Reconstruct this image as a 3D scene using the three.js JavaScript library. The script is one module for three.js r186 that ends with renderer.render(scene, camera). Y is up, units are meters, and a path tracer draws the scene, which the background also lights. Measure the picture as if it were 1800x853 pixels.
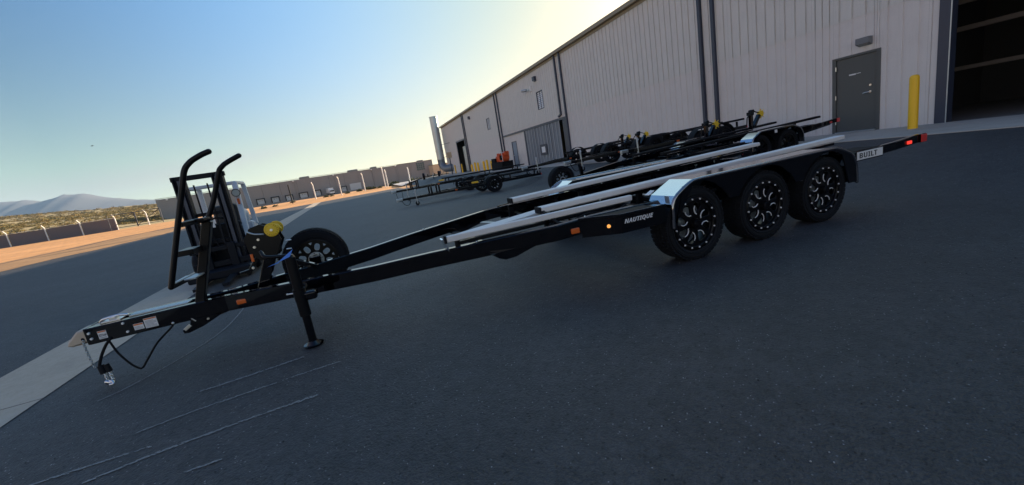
import * as THREE from 'three';
import { RoundedBoxGeometry } from 'three/addons/geometries/RoundedBoxGeometry.js';
import { mergeGeometries } from 'three/addons/utils/BufferGeometryUtils.js';
import { TextGeometry } from 'three/addons/geometries/TextGeometry.js';
import { FontLoader } from 'three/addons/loaders/FontLoader.js';

// ---------------------------------------------------------------- camera, sky, sun, exposure
const scene = new THREE.Scene();
const camera = new THREE.PerspectiveCamera(61.8, 1800 / 853, 0.05, 9000);
{
  const fwd = new THREE.Vector3(0.32648, -0.20225, -0.92331), up = new THREE.Vector3(0.21883, 0.96647, -0.13433);
  camera.position.set(0, 1.25, 0);
  camera.up.copy(up);
  camera.lookAt(fwd.x, 1.25 + fwd.y, fwd.z);
}
const EXPOSURE = 3.0;
const SUN_DIR = new THREE.Vector3(0.82, 0.222, -0.57).normalize();
const sky = (() => {                                       // clear evening sky, computed per direction
  const W = 1024, H = 512, data = new Float32Array(W * H * 4);
  // per colour: even blue, bright low air, thin horizon veil, warm low air towards the sun, near-sun glow, wide glow, aureole
  const K = [[0.0, 0.086, 0.325], [0.28, 0.80, 0.32], [0.185, 0.02, 0.03], [3.0, 0.5, 0.0], [0.80, 0.02, 0], [0.78, 0.90, 0.42], [3.4, 2.9, 1.9], [0, 0.15, 0.43]];
  for (let j = 0; j < H; j++) for (let i = 0; i < W; i++) {
    const el = ((j + 0.5) / H - 0.5) * Math.PI, az = ((i + 0.5) / W - 0.5) * 2 * Math.PI;
    const d = [Math.cos(el) * Math.cos(az), Math.sin(el), Math.cos(el) * Math.sin(az)];
    const a = Math.acos(Math.min(1, Math.max(-1, d[0] * SUN_DIR.x + d[1] * SUN_DIR.y + d[2] * SUN_DIR.z))) * 180 / Math.PI;
    const e = Math.max(0, el * 180 / Math.PI), k = (j * W + i) * 4;
    const E = Math.exp(-e / 9), f = [1, E, Math.exp(-e / 3.5), E * Math.exp(-a / 40), Math.exp(-((a / 18) ** 2)), Math.exp(-((a / 50) ** 2)), Math.exp(-((a / 13) ** 2)), (1 - Math.exp(-((e / 9) ** 2))) * Math.exp(-(((a - 54) / 22) ** 2))];
    const antiFill = Math.min(1, Math.max(0, (a - 80) / 60)), low = el < 0 ? Math.max(0.25, 1 + el * 6) : 1;  // low glow added opposite the sun, out of view, to brighten the shaded wall
    for (let c = 0; c < 3; c++) { let v = 0; K.forEach((q, n) => { v += q[c] * f[n]; }); data[k + c] = (v + antiFill * Math.exp(-e / 28) * [1.05, 0.76, 0.68][c]) * low / EXPOSURE; }
    data[k + 3] = 1;
  }
  const t = new THREE.DataTexture(data, W, H, THREE.RGBAFormat, THREE.FloatType);
  t.mapping = THREE.EquirectangularReflectionMapping;
  t.magFilter = THREE.LinearFilter; t.minFilter = THREE.LinearFilter; t.needsUpdate = true;
  return t;
})();
scene.background = sky;
scene.environment = sky;
const sun = new THREE.DirectionalLight(new THREE.Color(1, 0.80, 0.56), 5);
sun.position.copy(SUN_DIR).multiplyScalar(200);
sun.castShadow = true;
Object.assign(sun.shadow.camera, { left: -160, right: 160, top: 120, bottom: -120, near: 1, far: 700 });
sun.shadow.mapSize.set(4096, 4096);
scene.add(sun, sun.target);
const renderer = new THREE.WebGLRenderer({ antialias: true });
renderer.setSize(1024, 485);
renderer.toneMapping = THREE.LinearToneMapping;
renderer.toneMappingExposure = EXPOSURE;
renderer.shadowMap.enabled = true;
scene.fog = new THREE.FogExp2(new THREE.Color(0.40, 0.64, 0.98), 0.00010);

// ---------------------------------------------------------------- helpers
const V = (x, y, z) => new THREE.Vector3(x, y, z);
let seed = 20240611;
const rnd = () => { seed = (seed * 1664525 + 1013904223) >>> 0; return seed / 4294967296; };
const rr = (a, b) => a + (b - a) * rnd();
const used = new Map();
function numbered(name) {
  const base = name.replace(/_\d{3}$/, ''), n = used.get(base) ?? 0;
  used.set(base, n + 1);
  return n ? base + '_' + String(n).padStart(3, '0') : base;
}
function shade(o) { o.traverse((m) => { if (m.isMesh) { m.castShadow = true; m.receiveShadow = true; } }); return o; }
function clean(g) {
  let q = g.index ? g.toNonIndexed() : g.clone();
  for (const k of Object.keys(q.attributes)) if (!['position', 'normal', 'uv'].includes(k)) q.deleteAttribute(k);
  if (!q.attributes.normal) q.computeVertexNormals();
  if (!q.attributes.uv) q.setAttribute('uv', new THREE.BufferAttribute(new Float32Array(q.attributes.position.count * 2), 2));
  return q;
}
const join = (geos) => (Array.isArray(geos) ? mergeGeometries(geos.map(clean), false) : geos);
function part(parent, name, geos, mat, label) {
  const m = new THREE.Mesh(join(geos), mat);
  m.name = numbered(name);
  if (label) m.userData.label = label;
  parent.add(m);
  return m;
}
function copyPart(parent, src, name) {
  const m = src.clone(); m.name = numbered(name || src.name); parent.add(m); return m;
}
function thing(name, label, category, [x, y, z] = [0, 0, 0], turn = 0, group) {
  const o = new THREE.Group();
  o.name = numbered(name); o.position.set(x, y, z); o.rotation.y = turn;
  o.userData = { label, category };
  if (group) o.userData.group = group;
  scene.add(o);
  return o;
}
function one(name, label, category, geos, mat, group, pos) {      // a thing that is one mesh
  const m = new THREE.Mesh(join(geos), mat);
  m.name = numbered(name); m.userData = { label, category };
  if (group) m.userData.group = group;
  if (pos) m.position.set(...pos);
  scene.add(m);
  return m;
}
function ground(name, geos, mat, kind = 'structure') {
  const m = new THREE.Mesh(join(geos), mat);
  m.name = numbered(name); m.userData = { kind };
  scene.add(m);
  return m;
}
function dup(src, label, pos, turn, group) {
  const o = src.clone();
  o.userData = { ...src.userData, label };
  o.name = numbered(src.name);
  o.traverse((c) => { if (c !== o) c.name = c.name; });
  if (pos) o.position.set(...pos);
  if (turn !== undefined) o.rotation.y = turn;
  if (group) o.userData.group = group;
  scene.add(o);
  return o;
}
// chamfered box between two corners
function bx(x0, x1, y0, y1, z0, z1, c = 0.004) {
  const w = Math.abs(x1 - x0), h = Math.abs(y1 - y0), d = Math.abs(z1 - z0);
  const r = Math.min(c, w * 0.45, h * 0.45, d * 0.45);
  const g = r > 0 ? new RoundedBoxGeometry(w, h, d, 1, r) : new THREE.BoxGeometry(w, h, d);
  return g.translate((x0 + x1) / 2, (y0 + y1) / 2, (z0 + z1) / 2);
}
const box0 = (x0, x1, y0, y1, z0, z1) => bx(x0, x1, y0, y1, z0, z1, 0);
function bar(a, b, w, h, c = 0.004, upv) {                         // straight bar of section w (sideways) x h (upright)
  const A = V(...a), B = V(...b), d = B.clone().sub(A), L = d.length(); d.normalize();
  const g = c > 0 ? new RoundedBoxGeometry(w, h, L, 1, Math.min(c, w * 0.4, h * 0.4)) : new THREE.BoxGeometry(w, h, L);
  let up = upv ? V(...upv) : Math.abs(d.y) > 0.9 ? V(1, 0, 0) : V(0, 1, 0);
  const x = up.clone().cross(d).normalize(); up = d.clone().cross(x);
  return g.applyMatrix4(new THREE.Matrix4().makeBasis(x, up, d).setPosition(A.add(B).multiplyScalar(0.5)));
}
function cyl(a, b, r0, r1 = r0, n = 14) {
  const A = V(...a), B = V(...b), d = B.clone().sub(A), L = d.length();
  const g = new THREE.CylinderGeometry(r1, r0, L, n);
  return g.applyMatrix4(new THREE.Matrix4().compose(A.add(B).multiplyScalar(0.5), new THREE.Quaternion().setFromUnitVectors(V(0, 1, 0), d.normalize()), V(1, 1, 1)));
}
function pipe(pts, r, n = 10, seg = 0, tension = 0.5) {
  const c = new THREE.CatmullRomCurve3(pts.map((p) => V(...p)), false, 'catmullrom', tension);
  const g = new THREE.TubeGeometry(c, seg || pts.length * 8, r, n, false);
  const caps = [pts[0], pts[pts.length - 1]].map((p) => new THREE.SphereGeometry(r, n, 6).translate(...p));
  return join([g, ...caps]);
}
// mitred beam of rectangular section along a polyline; points give the TOP centre
function beam(pts, w, h, c = 0.006) {
  const P = pts.map((p) => V(...p)), rings = [];
  const sec = [[-w / 2 + c, 0], [w / 2 - c, 0], [w / 2, -c], [w / 2, -h + c], [w / 2 - c, -h], [-w / 2 + c, -h], [-w / 2, -h + c], [-w / 2, -c]];
  P.forEach((p, i) => {
    const a = P[Math.max(0, i - 1)], b = P[Math.min(P.length - 1, i + 1)];
    const d1 = (i ? p.clone().sub(a) : b.clone().sub(p)).setY(0).normalize(), d2 = (i < P.length - 1 ? b.clone().sub(p) : p.clone().sub(a)).setY(0).normalize();
    const d = d1.clone().add(d2).normalize(), k = 1 / Math.max(0.5, d.dot(d1));
    const lat = V(0, 1, 0).cross(d).multiplyScalar(k);
    rings.push(sec.map(([u, v]) => p.clone().addScaledVector(lat, u).add(V(0, v, 0))));
  });
  const pos = [], n = sec.length, tri = (...t) => t.forEach((v) => pos.push(v.x, v.y, v.z));
  for (let i = 0; i < rings.length - 1; i++) for (let k = 0; k < n; k++) {
    const a = rings[i][k], b = rings[i][(k + 1) % n], c2 = rings[i + 1][(k + 1) % n], d = rings[i + 1][k];
    tri(a, d, c2); tri(a, c2, b);
  }
  for (const [ring, f] of [[rings[0], 0], [rings[rings.length - 1], 1]]) for (let k = 1; k < n - 1; k++) f ? tri(ring[0], ring[k + 1], ring[k]) : tri(ring[0], ring[k], ring[k + 1]);
  const g = new THREE.BufferGeometry();
  g.setAttribute('position', new THREE.Float32BufferAttribute(pos, 3));
  g.computeVertexNormals();
  return clean(g);
}
function shape(pts, holes = []) {
  const s = new THREE.Shape(pts.map(([x, y]) => new THREE.Vector2(x, y)));
  for (const h of holes) s.holes.push(Array.isArray(h) ? new THREE.Path(h.map(([x, y]) => new THREE.Vector2(x, y))) : h);
  return s;
}
function slab(pts, depth, bevel = 0.003, holes = []) {              // extruded outline in x-y, thickness along +z from 0
  return new THREE.ExtrudeGeometry(shape(pts, holes), { depth: Math.max(0.0005, depth - 2 * bevel), bevelEnabled: bevel > 0, bevelSize: bevel, bevelThickness: bevel, bevelOffset: -bevel, bevelSegments: 1, steps: 1, curveSegments: 10 }).translate(0, 0, bevel);
}
const turnX = (g, a) => g.applyMatrix4(new THREE.Matrix4().makeRotationX(a));
const turnY = (g, a) => g.applyMatrix4(new THREE.Matrix4().makeRotationY(a));
const turnZ = (g, a) => g.applyMatrix4(new THREE.Matrix4().makeRotationZ(a));
// a quad or convex polygon prism from 3-D corner list and a thickness vector
function plate(c, t) {
  const A = c.map((p) => V(...p)), B = A.map((p) => p.clone().add(V(...t))), pos = [], tri = (...q) => q.forEach((v) => pos.push(v.x, v.y, v.z));
  for (let k = 1; k < A.length - 1; k++) { tri(A[0], A[k + 1], A[k]); tri(B[0], B[k], B[k + 1]); }
  for (let k = 0; k < A.length; k++) { const q = (k + 1) % A.length; tri(A[k], A[q], B[q]); tri(A[k], B[q], B[k]); }
  const g = new THREE.BufferGeometry(); g.setAttribute('position', new THREE.Float32BufferAttribute(pos, 3)); g.computeVertexNormals();
  return clean(g);
}
// ---- noise
const hash = (x, y, s = 0) => { let h = Math.imul(x | 0, 374761393) + Math.imul(y | 0, 668265263) + Math.imul(s | 0, 974634777); h = Math.imul(h ^ (h >>> 13), 1274126177); return ((h ^ (h >>> 16)) >>> 0) / 4294967296; };
function vnoise(x, y, s = 0, wrap = 0) {
  const xi = Math.floor(x), yi = Math.floor(y), fx = x - xi, fy = y - yi, u = fx * fx * (3 - 2 * fx), v = fy * fy * (3 - 2 * fy);
  const w = (a) => (wrap ? ((a % wrap) + wrap) % wrap : a);
  const h = (a, b) => hash(w(a), w(b), s);
  return (h(xi, yi) * (1 - u) + h(xi + 1, yi) * u) * (1 - v) + (h(xi, yi + 1) * (1 - u) + h(xi + 1, yi + 1) * u) * v;
}
const fbm = (x, y, s = 0, o = 4) => { let a = 0, k = 0.5, f = 1; for (let i = 0; i < o; i++) { a += k * vnoise(x * f, y * f, s + i); k /= 2; f *= 2.03; } return a; };
const s2l = (c) => (c <= 0.04045 ? c / 12.92 : ((c + 0.055) / 1.055) ** 2.4), l2s = (c) => (c <= 0.0031308 ? c * 12.92 : 1.055 * c ** (1 / 2.4) - 0.055);
function texture(n, fn, srgb = true, repeat = 1) {                  // fn(u, v, i, j) -> [r, g, b] linear (colour) or plain values
  const d = new Uint8Array(n * n * 4);
  for (let j = 0; j < n; j++) for (let i = 0; i < n; i++) {
    const c = fn(i / n, j / n, i, j), k = (j * n + i) * 4;
    for (let q = 0; q < 3; q++) d[k + q] = Math.max(0, Math.min(255, Math.round(255 * (srgb ? l2s(Math.max(0, c[q])) : c[q]))));
    d[k + 3] = 255;
  }
  const t = new THREE.DataTexture(d, n, n, THREE.RGBAFormat);
  t.wrapS = t.wrapT = THREE.RepeatWrapping; t.magFilter = THREE.LinearFilter; t.minFilter = THREE.LinearMipmapLinearFilter; t.generateMipmaps = true;
  if (srgb) t.colorSpace = THREE.SRGBColorSpace;
  t.repeat.set(repeat, repeat); t.needsUpdate = true;
  return t;
}
const tn = (u, v, f, s) => vnoise(u * f, v * f, s, f);              // tileable

// ---------------------------------------------------------------- materials
const lin = (r, g, b) => new THREE.Color(r, g, b);
const phys = (name, color, roughness, specularIntensity) => { const m = new THREE.MeshPhysicalMaterial({ color, roughness, specularIntensity }); m.name = name; return m; };
const std = (name, color, roughness = 0.7, metalness = 0, more = {}) => { const m = new THREE.MeshStandardMaterial({ color, roughness, metalness, ...more }); m.name = name; return m; };
const asphaltMap = texture(1024, (u, v, i, j) => {
  let b = 0.046 * (0.42 + 0.25 * tn(u, v, 24, 1) + 0.42 * tn(u, v, 75, 2) + 0.5 * tn(u, v, 240, 3)), q = hash(i >> 1, j >> 1, 9), p = hash(i, j, 4);
  b *= 0.62 + 0.76 * p;
  if (q > 0.9955) b = 0.16 + 0.26 * hash(i >> 1, j >> 1, 5);
  if (hash(i >> 2, j >> 2, 17) > 0.982) b *= 0.3;
  return [b * 0.88, b * 0.81, b * 0.815];
});
const asphaltBump = texture(1024, (u, v, i, j) => { const p = 0.5 * tn(u, v, 300, 3) + 0.5 * hash(i >> 1, j >> 1, 4); return [p, p, p]; }, false);
const concreteMap = texture(512, (u, v, i, j) => { const b = 0.75 + 0.16 * tn(u, v, 6, 31) + 0.12 * tn(u, v, 40, 32) + 0.14 * (hash(i, j, 33) - 0.5) + 0.1 * tn(u, v, 160, 34); return [b, b * 0.985, b * 0.94]; });
const dirtMap = texture(512, (u, v, i, j) => { const b = 0.6 + 0.35 * tn(u, v, 8, 41) + 0.25 * tn(u, v, 40, 42) + 0.25 * (hash(i, j, 43) - 0.5); return [b, b * 0.98, b * 0.96]; });
const panelNoise = texture(256, (u, v, i, j) => { const st = vnoise(u * 40, v * 3, 53, 40) * 0.6 + vnoise(u * 110, v * 4, 54, 110) * 0.4, b = 0.89 + 0.06 * tn(u, v, 5, 51) + 0.05 * tn(u, v, 60, 52) + 0.07 * st; return [b, b, b]; });
const M = {
  asphalt: std('asphalt', 0xffffff, 0.62, 0, { map: asphaltMap, bumpMap: asphaltBump, bumpScale: 0.008, vertexColors: true }),
  concrete: std('concrete', lin(0.46, 0.385, 0.31), 0.85, 0, { map: concreteMap }),
  apron: std('apron_concrete', lin(0.46, 0.41, 0.35), 0.85, 0, { map: concreteMap }),
  dirt: std('desert_soil', 0xffffff, 0.95, 0, { map: dirtMap, vertexColors: true }),
  wall: std('tan_grey_panel', lin(0.66, 0.65, 0.61), 0.5, 0, { map: panelNoise }),
  wallLow: std('tan_grey_panel_lower', lin(0.68, 0.645, 0.61), 0.5, 0, { map: panelNoise }),
  wallGrey: std('blue_grey_panel', lin(0.22, 0.25, 0.28), 0.45),
  trim: std('dark_trim', lin(0.032, 0.042, 0.07), 0.4),
  trimTan: std('tan_trim', lin(0.28, 0.25, 0.17), 0.5),
  door: std('grey_door_paint', lin(0.085, 0.09, 0.085), 0.5),
  doorBlue: std('blue_grey_door_paint', lin(0.2, 0.26, 0.33), 0.5),
  steel: std('brushed_steel', lin(0.75, 0.75, 0.73), 0.3, 1),
  galv: std('galvanised_steel', lin(0.45, 0.50, 0.52), 0.4, 0.75),
  zinc: std('zinc_gold', lin(0.50, 0.42, 0.33), 0.55, 0.35),
  yellow: std('safety_yellow', lin(0.96, 0.56, 0.02), 0.45),
  black: new THREE.MeshPhysicalMaterial({ name: 'gloss_black_powder_coat', color: lin(0.002, 0.002, 0.003), roughness: 0.06 }),
  blackSatin: phys('satin_black', lin(0.005, 0.0055, 0.007), 0.3, 0.4),
  blackMatt: phys('matt_black', lin(0.008, 0.008, 0.0095), 0.7, 0.4),
  rubber: phys('tyre_rubber', lin(0.0085, 0.010, 0.013), 0.75, 0.4),
  rim: phys('black_rim', lin(0.003, 0.003, 0.004), 0.3, 0.4),
  milled: std('milled_aluminium', lin(0.85, 0.84, 0.82), 0.45, 0.45),
  vinyl: std('bunk_vinyl', lin(0.74, 0.71, 0.67), 0.6),
  vinylSide: std('bunk_vinyl_side', lin(0.40, 0.37, 0.37), 0.65),
  orange: new THREE.MeshPhysicalMaterial({ name: 'amber_lens', color: lin(0.72, 0.13, 0.012), roughness: 0.3, clearcoat: 0.6 }),
  red: new THREE.MeshPhysicalMaterial({ name: 'red_lens', color: lin(0.62, 0.025, 0.02), roughness: 0.3, clearcoat: 0.6 }),
  amberLit: std('amber_lamp_glow', lin(0.8, 0.3, 0.05), 0.4, 0, { emissive: lin(1.0, 0.42, 0.1), emissiveIntensity: 0.35 }),
  redLit: std('red_lamp_glow', lin(0.7, 0.04, 0.03), 0.4, 0, { emissive: lin(1.0, 0.05, 0.03), emissiveIntensity: 0.3 }),
  strap: new THREE.MeshPhysicalMaterial({ name: 'yellow_strap', color: lin(0.85, 0.56, 0.03), roughness: 0.55, side: THREE.DoubleSide }),
  white: std('white_paint', lin(0.75, 0.75, 0.74), 0.5),
  sticker: std('white_sticker', lin(0.72, 0.72, 0.70), 0.5),
  stickerBand: std('orange_print', lin(0.62, 0.16, 0.04), 0.5),
  ink: std('black_print', lin(0.02, 0.02, 0.025), 0.6),
  blueTag: std('blue_tag', lin(0.05, 0.22, 0.72), 0.5, 0, { side: THREE.DoubleSide }),
  orangePaint: std('orange_paint', lin(0.66, 0.09, 0.015), 0.5),
  guard: std('pale_blue_guard_paint', lin(0.62, 0.66, 0.70), 0.4),
  glass: new THREE.MeshPhysicalMaterial({ name: 'window_glass', color: lin(0.8, 0.85, 0.86), roughness: 0.08, transmission: 1, thickness: 0 }),
  blind: std('white_louvre', lin(0.82, 0.83, 0.82), 0.1),
  tilt: std('tilt_up_concrete', lin(0.26, 0.245, 0.235), 0.85, 0, { map: panelNoise }),
  dockDoor: std('white_dock_door', lin(0.5, 0.52, 0.53), 0.6),
  screen: std('windscreen_fabric', lin(0.15, 0.135, 0.14), 0.9, 0, { side: THREE.DoubleSide }),
  scrub: std('scrub_leaf', lin(0.125, 0.105, 0.035), 0.95, 0, { side: THREE.DoubleSide }),
  leaf: std('bush_leaf', lin(0.07, 0.085, 0.035), 0.95, 0, { side: THREE.DoubleSide }),
  rock: std('mountain_rock', lin(0.11, 0.115, 0.13), 0.95),
  tan: std('tan_stucco', lin(0.55, 0.42, 0.27), 0.85),
  chalk: std('scuffed_chalk', lin(0.27, 0.265, 0.26), 0.9),
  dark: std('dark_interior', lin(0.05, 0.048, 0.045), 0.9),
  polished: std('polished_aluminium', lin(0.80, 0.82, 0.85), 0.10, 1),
  blackChrome: std('black_chrome', lin(0.30, 0.31, 0.33), 0.12, 1),
  film: std('grip_film', lin(0.30, 0.28, 0.27), 0.55),
  rib: std('pale_slate_rib', lin(0.34, 0.37, 0.40), 0.4),
  strapDark: std('spool_gap_dark', lin(0.22, 0.13, 0.008), 0.6),  // shaded gaps between the spool ribs, put into the disc colour
  boltHead: std('bright_bolt', lin(0.85, 0.83, 0.80), 0.35, 0.2),
  seat: std('black_vinyl', lin(0.015, 0.016, 0.018), 0.55),
};
const font = await new FontLoader().loadAsync('fonts/droid/droid_sans_bold.typeface.json');
function text(str, size, depth = 0.003) { const g = new TextGeometry(str, { font, size, depth, curveSegments: 3, bevelEnabled: false }); g.computeBoundingBox(); return g; }
// ---------------------------------------------------------------- the ground
const sst = (t) => { t = Math.min(1, Math.max(0, t)); return t * t * (3 - 2 * t); };
function fallAway(z) {                                              // the yard falls gently away from the camera, then a dirt berm
  const d = Math.max(0, -z - 4);
  if (d < 40) return -0.006 * d - 0.0001 * d * d;
  if (d < 56) return -0.4;
  if (d < 74) return -0.4 + 0.2 * sst((d - 56) / 18);
  if (d < 82) return -0.2;
  return -0.2 - 0.018 * (Math.min(d, 230) - 82);
}
function level(x, z) {                                             // height of the ground
  const b = fallAway(z), t = sst((x - 6.5) / 3.6) * (1 - sst((-z - 60) / 20));
  let y = b + (0.44 - b) * t;
  if (x < -3.5) y += 0.008 * Math.min(60, -3.5 - x);
  if (x < -60) y += 0.09 * Math.min(300, -60 - x);
  return y;
}
const along = (pts, v) => { for (let i = 1; i < pts.length; i++) if (v <= pts[i][0] || i === pts.length - 1) { const [a, A] = pts[i - 1], [b, B] = pts[i]; return A + (B - A) * Math.min(1, Math.max(0, (v - a) / (b - a))); } };
const farEdge = (x) => along([[-24, -47], [-21, -54], [-19, -57], [-13, -56.5], [-8, -55.5], [-5, -59], [0, -60.3], [6, -62.5], [14, -64], [60, -66]], x);
function sheet(xs, ts, place, uvScale, paint, drop = 0) {          // grid surface on the ground
  const pos = [], uv = [], col = [], idx = [], nx = xs.length;
  for (const t of ts) for (const x of xs) {
    const [px, pz] = place(x, t);
    pos.push(px, level(px, pz) + (typeof drop === 'function' ? drop(px, pz) : drop), pz); uv.push(px / uvScale, -pz / uvScale);
    col.push(...paint(px, pz));
  }
  for (let j = 0; j < ts.length - 1; j++) for (let i = 0; i < nx - 1; i++) { const a = j * nx + i; idx.push(a, a + 1, a + nx + 1, a, a + nx + 1, a + nx); }
  const g = new THREE.BufferGeometry();
  g.setAttribute('position', new THREE.Float32BufferAttribute(pos, 3));
  g.setAttribute('uv', new THREE.Float32BufferAttribute(uv, 2));
  g.setAttribute('color', new THREE.Float32BufferAttribute(col, 3));
  g.setIndex(idx); g.computeVertexNormals();
  return g;
}
const steps = (a, b, n, k = 1) => Array.from({ length: n + 1 }, (_, i) => a + (b - a) * (i / n) ** k);
const patchy = (x, z) => { const k = 0.72 + 0.56 * fbm(x * 0.45 + 7, z * 0.45, 61, 3) + 0.3 * (vnoise(x * 2.1, z * 2.1, 65) - 0.5); const w = 0.09 * (fbm(x * 0.9 + 31, z * 0.9, 67, 3) - 0.5); return [k * (1 + w), k * (1 - w * 0.4), k * (1 - w * 0.2)]; };
const gutterX = (z) => along([[-60, -5.0], [-45, -4.75], [-20, -3.8], [-11, -3.2], [-5, -3.12], [12, -3.1]], z);
const dip = (x, z) => { const q = Math.abs(x - gutterX(z)); return q < 1.6 ? -0.03 * (1 - sst((q - 0.1) / 1.5)) : 0; };
{
  // one sheet of desert out to the hills
  const xs = [...steps(-2600, -120, 22, 0.55), ...steps(-112, 70, 76), ...steps(78, 1500, 16, 1.7)];
  const ts = [...steps(60, -50, 24), ...steps(-52, -240, 80), ...steps(-250, -3400, 26, 1.9)];
  const soil = (x, z) => {
    const n = fbm(x * 0.05, z * 0.05, 71, 4), m = fbm(x * 0.35, z * 0.35, 75, 3), far = sst((-z - 100) / 40) * sst((-x - 20) / 40);
    let c = [0.74 + 0.2 * (n - 0.5), 0.36 + 0.12 * (n - 0.5), 0.125 + 0.07 * (n - 0.5)];
    const d = [0.38, 0.30, 0.14];
    c = c.map((v, k) => (v + (d[k] - v) * far) * (0.72 + 0.5 * m));
    return c;
  };
  const wob = (x, z) => (z < -64 || x < -26 ? 0.28 * (fbm(x * 0.12, z * 0.12, 81, 3) - 0.45) : 0) - (x > -21 && x < 14 && z > -54 ? 0.35 : 0.05) + (x < -62 && z < -100 ? 7 * (fbm(x * 0.012, z * 0.012, 83, 3) - 0.45) * Math.min(1, (-x - 62) / 80) : 0);
  ground('desert_ground', sheet(xs, ts, (x, t) => [x, t], 2.4, soil, wob), M.dirt);
  // yard asphalt, in front of the building, and round its far end
  const ys = [...steps(-23.2, -6, 24), ...steps(-5.4, 6, 38), ...steps(6.3, 10.06, 14)];
  ground('asphalt_yard', sheet(ys, steps(0, 1, 130, 1.25), (x, t) => [x + (x < -20 ? 0.35 * (fbm(t * 40, 1, 91) - 0.5) : 0), 9 + (farEdge(x) + 0.5 * (fbm(x * 1.3, 5, 92, 3) - 0.5) - 9) * t], 3, patchy, dip), M.asphalt);
  ground('asphalt_drive', sheet(steps(10.06, 46, 20), steps(0, 1, 8), (x, t) => [x, -58.9 + (farEdge(x) + 58.9) * t], 3, patchy), M.asphalt);
  // tracked-out dust lying over the asphalt along its dirt edge
  ground('dusty_shoulder', sheet(steps(0, 1, 10), steps(0, 1, 120), (u, t) => { const z = -6 - 47 * t; const a = -23, b = -15.2 + 1.5 * (fbm(z * 0.35, 3, 141, 4) - 0.5) + 2.2 * (fbm(z * 0.08, 5, 143, 2) - 0.5); return [a + (b - a) * u, z]; }, 2.4, (x, z) => { const k = 0.55 + 0.45 * fbm(x * 0.5, z * 0.5, 145, 3); return [0.46 * k, 0.25 * k, 0.10 * k]; }, 0.008), M.dirt);
  ground('dark_edge_strip', sheet([0, 0.12, 0.26, 0.38], steps(-12, -56.5, 90), (u, z) => [along([[-57, -19.9], [-48, -22.6], [-37, -21.9], [-12, -21.6]], z) + u * (0.8 + 0.5 * fbm(z * 0.8, 1, 151, 3)) + 0.5 * (fbm(z * 0.3, 4, 152, 3) - 0.5), z], 3, () => [0.3, 0.25, 0.2], 0.014), M.asphalt);  // darker strip laid along the dirt edge of the asphalt
  // concrete valley gutter: cast sections with joints between them
  const gut = thing('concrete_gutter', 'pale concrete valley gutter running through the asphalt beside the trailer tongue', 'gutter');
  gut.userData.kind = 'structure'; delete gut.userData.category;
  for (let k = 0, z = 8; z > -57; k++) {
    const L = 3.05, za = z, zb = z - L + 0.012, g = sheet([-0.44, -0.22, 0, 0.22, 0.44], [0, 0.25, 0.5, 0.75, 1], (u, t) => { const zz = za + (zb - za) * t; return [gutterX(zz) + u, zz]; }, 2, () => [1, 1, 1], (x, z2) => dip(x, z2) + 0.006);
    const m = part(gut, 'gutter_section', g, M.concrete); z -= L;
  }
  // pale drive beyond the asphalt, at the far end of the building
  ground('concrete_drive', sheet(steps(6.5, 60, 18), steps(0, 1, 30), (x, t) => [x, farEdge(x) - 0.6 + (-150 - farEdge(x)) * t], 2, () => [1, 1, 1], 0.16), std('pale_concrete', lin(0.5, 0.49, 0.5), 0.85, 0, { map: concreteMap }));
  // sidewalk slab along the building, in cast bays
  const ap = thing('concrete_apron', 'pale concrete apron along the foot of the metal building', 'apron');
  ap.userData.kind = 'structure'; delete ap.userData.category;
  for (let z = 11; z > -58.5; z -= 3.5) part(ap, 'apron_slab', bx(10, 12.95, 0.05, 0.452, z - 3.488, z, 0.006), M.apron);
}
// scuffs scratched into the asphalt: broken pale crumbs along each line, one object per line
function scuff(pts, w, gap, label) {
  const c = new THREE.CatmullRomCurve3(pts.map(([x, z]) => V(x, 0, z))), L = c.getLength(), n = Math.round(L / 0.012), pos = [];
  for (let i = 0; i < n; i++) {
    const t = (i + 0.5) / n, p = c.getPointAt(t), d = c.getTangentAt(t);
    if (vnoise(t * L * 5, 3, 101) * 0.6 + 0.4 * rnd() < gap * 0.8) continue;
    for (let q = 0; q < 2; q++) {
      const off = rr(-w, w) * 0.6, hl = rr(0.004, 0.013), hw = rr(0.15, 0.45) * w, cx = p.x - d.z * off, cz = p.z + d.x * off;
      const co = [[-hl, -hw], [hl, -hw * rr(0.4, 1)], [hl, hw], [-hl, hw * rr(0.4, 1)]].map(([a, b]) => [cx + d.x * a - d.z * b, cz + d.z * a + d.x * b]);
      for (const k of [0, 2, 1, 0, 3, 2]) pos.push(co[k][0], level(co[k][0], co[k][1]) + dip(co[k][0], co[k][1]) + 0.004 + q * 0.001, co[k][1]);
    }
  }
  const g = new THREE.BufferGeometry(); g.setAttribute('position', new THREE.Float32BufferAttribute(pos, 3)); g.computeVertexNormals();
  const fix = g.attributes.normal; for (let i = 0; i < fix.count; i++) fix.setXYZ(i, 0, 1, 0);
  one('scuff_mark', label, 'scuff mark', clean(g), M.chalk);
}
scuff([[-2.1, -3.72], [-2.01, -3.78], [-1.79, -4.14], [-1.6, -4.7], [-1.56, -5.27], [-1.58, -5.68]], 0.013, 0.12, 'long pale curved scrape on the asphalt under the hanging hitch chains');
scuff([[-1.32, -3.29], [-1.01, -3.33], [-0.66, -3.39]], 0.015, 0.16, 'short pale scrape on the asphalt just in front of the jack foot');
scuff([[-1.54, -2.92], [-1.26, -2.985], [-0.98, -3.02], [-0.69, -3.06], [-0.38, -3.09]], 0.013, 0.2, 'second pale scrape from the jack foot with a bright knot halfway');
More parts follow.
